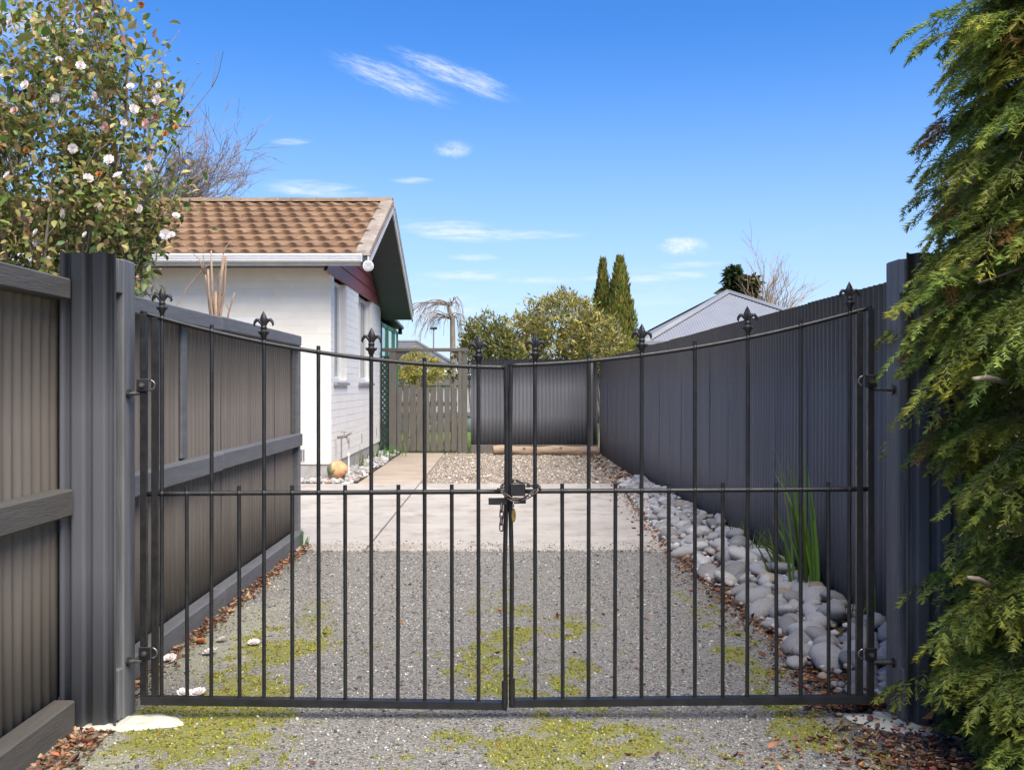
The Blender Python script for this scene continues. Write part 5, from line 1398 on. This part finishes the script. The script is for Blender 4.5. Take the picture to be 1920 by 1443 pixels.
# blades: iris, tufts, daffodils
def blades(name, label, cat, base, n, h, spread, lean, w, cols, group=None, bendy=.35, dry=0):
    t = thing(name, label, cat, base, group)
    V, Fs, C = [], [], []
    for k in range(n):
        a = random.uniform(0, 6.283); hh = h * random.uniform(.5, 1.0); ww = w * random.uniform(.7, 1.1)
        o = Vector(base) + Vector((random.gauss(0, spread), random.gauss(0, spread * .6), 0))
        ln = Vector((lean[0] + random.gauss(0, bendy), lean[1] + random.gauss(0, bendy * .6), 0)); rt = Vector((math.cos(a), math.sin(a), 0)); c = pick(cols, 1, None, .15)[0]
        b0 = len(V)
        for i in range(6):
            q = i / 5; p = o + Vector((0, 0, hh * q * (1 - .12 * q * ln.length))) + ln * (hh * q * q * .55)
            wq = ww * (1 - q ** 2.2) * .5 + .0006
            V += [p - rt * wq, p + Vector((-rt.y, rt.x, 0)) * wq * .35, p + rt * wq]; C += [c * (1 + .3 * q)] * 3
            if i:
                e = b0 + i * 3
                Fs += [(e - 3, e - 2, e + 1, e), (e - 2, e - 1, e + 2, e + 1)]
    me = np_mesh('leaves', np.array(V), np.array(Fs), np.clip(np.array(C), 0, 1), True)
    link('leaves', me, M['leaf'], t); return t
blades('iris_plant', 'tall green sword leaved plant growing from the stones against the dark fence', 'plant', (1.90, 6.25, .06), 27, .98, .045, (-.26, .0), .022, [(0.10, 0.20, 0.03), (0.15, 0.25, 0.04), (0.07, 0.15, 0.03)], bendy=.16)
blades('grass_tuft', 'low arching green tuft right of the tall iris by the gate hinge', 'plant', (1.93, 5.35, .06), 26, .28, .05, (.1, 0), .008, [(0.10, 0.19, 0.04), (0.06, 0.12, 0.03)], bendy=.6)
blades('grass_tuft', 'drooping strappy leaves arching over the stones left of the tall iris', 'plant', (1.86, 6.75, .07), 16, .42, .05, (-.7, -.1), .020, [(0.12, 0.17, 0.035), (0.17, 0.20, 0.05)], bendy=.45)
blades('grass_tuft', 'tiny green tuft against the fence halfway along the stones', 'plant', (1.93, 8.2, .08), 22, .22, .05, (-.1, 0), .009, [(0.08, 0.15, 0.035), (0.13, 0.2, 0.05)], bendy=.35)
blades('grass_tuft', 'thin green tuft between the iris and the small fence tuft', 'plant', (1.94, 7.4, .08), 18, .26, .06, (0, 0), .009, [(0.07, 0.13, 0.035), (0.12, 0.19, 0.05)], bendy=.3)
dcol = [(0.09, 0.19, 0.06), (0.12, 0.24, 0.07), (0.07, 0.15, 0.06)]
blades('daffodil_clump', 'clump of green bulb leaves by the lattice at the far end of the house', 'plant', (-2.10, 19.3, .02), 44, .30, .11, (.1, 0), .018, dcol, 'bulb leaves beside the house', .22)
blades('daffodil_clump', 'second clump of green bulb leaves along the house wall nearer the camera', 'plant', (-2.15, 18.2, .02), 30, .27, .10, (0, 0), .018, dcol, 'bulb leaves beside the house', .22)
blades('daffodil_clump', 'thin upright tuft by the wall behind the boulder', 'plant', (-2.22, 16.3, .02), 12, .42, .03, (0, 0), .016, [(0.16, 0.19, 0.06), (0.10, 0.15, 0.05)], 'bulb leaves beside the house', .14)
blades('daffodil_clump', 'small green bulb leaves at the end of the brown fence by the concrete', 'plant', (-1.66, 8.48, .0), 16, .17, .03, (.15, 0), .014, dcol, None, .25)

# leaf litter
LV = np.array([(0, 0, .16), (-.26, .25, .30), (0, .3, 0), (.24, .25, .34), (-.22, .7, .26), (0, .7, .02), (.20, .7, .36), (0, 1.05, .34)]); LFc = LEAF_F
brown = [(0.23, 0.10, 0.052), (0.165, 0.078, 0.045), (0.31, 0.15, 0.08), (0.10, 0.060, 0.045), (0.36, 0.23, 0.13)]
def litter(name, n, fn, size, label, zf=None, cols=brown):
    XY = np.array([fn() for _ in range(n)]); s = size * rng.lognormal(0, .3, n)
    z = np.array([zf(a, b) if zf else 0 for a, b in XY]) + gravel_z(XY[:, 0], XY[:, 1]) + rng.uniform(.003, .016, n)
    R = rot_from(np.column_stack([rng.normal(size=(n, 2)), rng.normal(0, .22, n)]), rng.normal(0, .35, (n, 3)) + np.array([0, 0, 1.]))
    V, Fs, C = scatter(LV, LFc, np.column_stack([XY, z]), R, np.column_stack([s, s, s]), pick(cols, n, jit=.2))
    tag(link(name, np_mesh(name, V, Fs, C), M['dry_leaf']), label, 'leaves', kind='stuff')
def at_stones():
    y = 4.2 + 10 * random.random() ** 2.0; return (strip_left(y) + random.choice((random.gauss(-.04, .10), random.uniform(0, .4), random.gauss(-.02, .05))), y)
litter('leaf_litter', 4200, at_stones, .024, 'brown fallen leaves among the river stones', lambda x, y: mound(min(x, 1.95), y) * .9)
litter('leaf_litter', 3000, lambda: (random.gauss(1.75, .32), random.gauss(3.45, .32)), .024, 'dark brown leaf litter under the conifer')
litter('leaf_litter', 1000, lambda: (-1.655 + abs(random.gauss(0, .045)), random.uniform(4.1, 8.6)), .023, 'rusty fallen leaves along the foot of the brown fence behind the gate', cols=[(0.28, 0.12, 0.065), (0.20, 0.09, 0.055), (0.36, 0.20, 0.11), (0.13, 0.075, 0.05), (0.40, 0.28, 0.17)])
litter('leaf_litter', 800, lambda: (-1.64 + abs(random.gauss(0, .07)), random.uniform(2.2, 3.95)), .023, 'rusty fallen leaves along the foot of the nearest brown fence', cols=[(0.28, 0.12, 0.065), (0.20, 0.09, 0.055), (0.36, 0.20, 0.11), (0.13, 0.075, 0.05), (0.40, 0.28, 0.17)])
litter('leaf_litter', 60, lambda: (random.uniform(-1.4, 1.4), random.uniform(2.5, 7.5)), .026, 'single brown leaves scattered on the gravel')
litter('leaf_litter', 200, lambda: (random.gauss(1.75, .15), random.uniform(14, 20)), .045, 'brown leaves along the far end of the right fence')

# fallen camellia blooms
for i, (px, py, kd, lb) in enumerate(((318, 1242, 'petal', 'white fallen bloom nearest the lower left hinge'), (346, 1306, 'petal', 'pale fallen bloom half behind the gate bottom rail'), (417, 1204, 'petal', 'white fallen bloom left of the second tall bar'),
        (476, 1210, 'petal', 'white fallen bloom right of the second tall bar'), (376, 1208, 'petal_brown', 'orange browned fallen bloom by the fence foot'), (372, 1305, 'petal', 'pale fallen bloom right by the gate bottom rail'), (395, 1228, 'petal', 'small white fallen bloom in the moss'))):
    Y = CAMH * F / (py - HY); p = at(px, py, Y)
    o = link('fallen_flower', fmesh[kd], None, None, (p[0], Y, .012), (random.uniform(-.4, .4), random.uniform(-.4, .4), random.uniform(0, 6)), (random.uniform(.75, 1.0),) * 3)
    tag(o, lb, 'flower', 'fallen camellia blooms on the gravel')
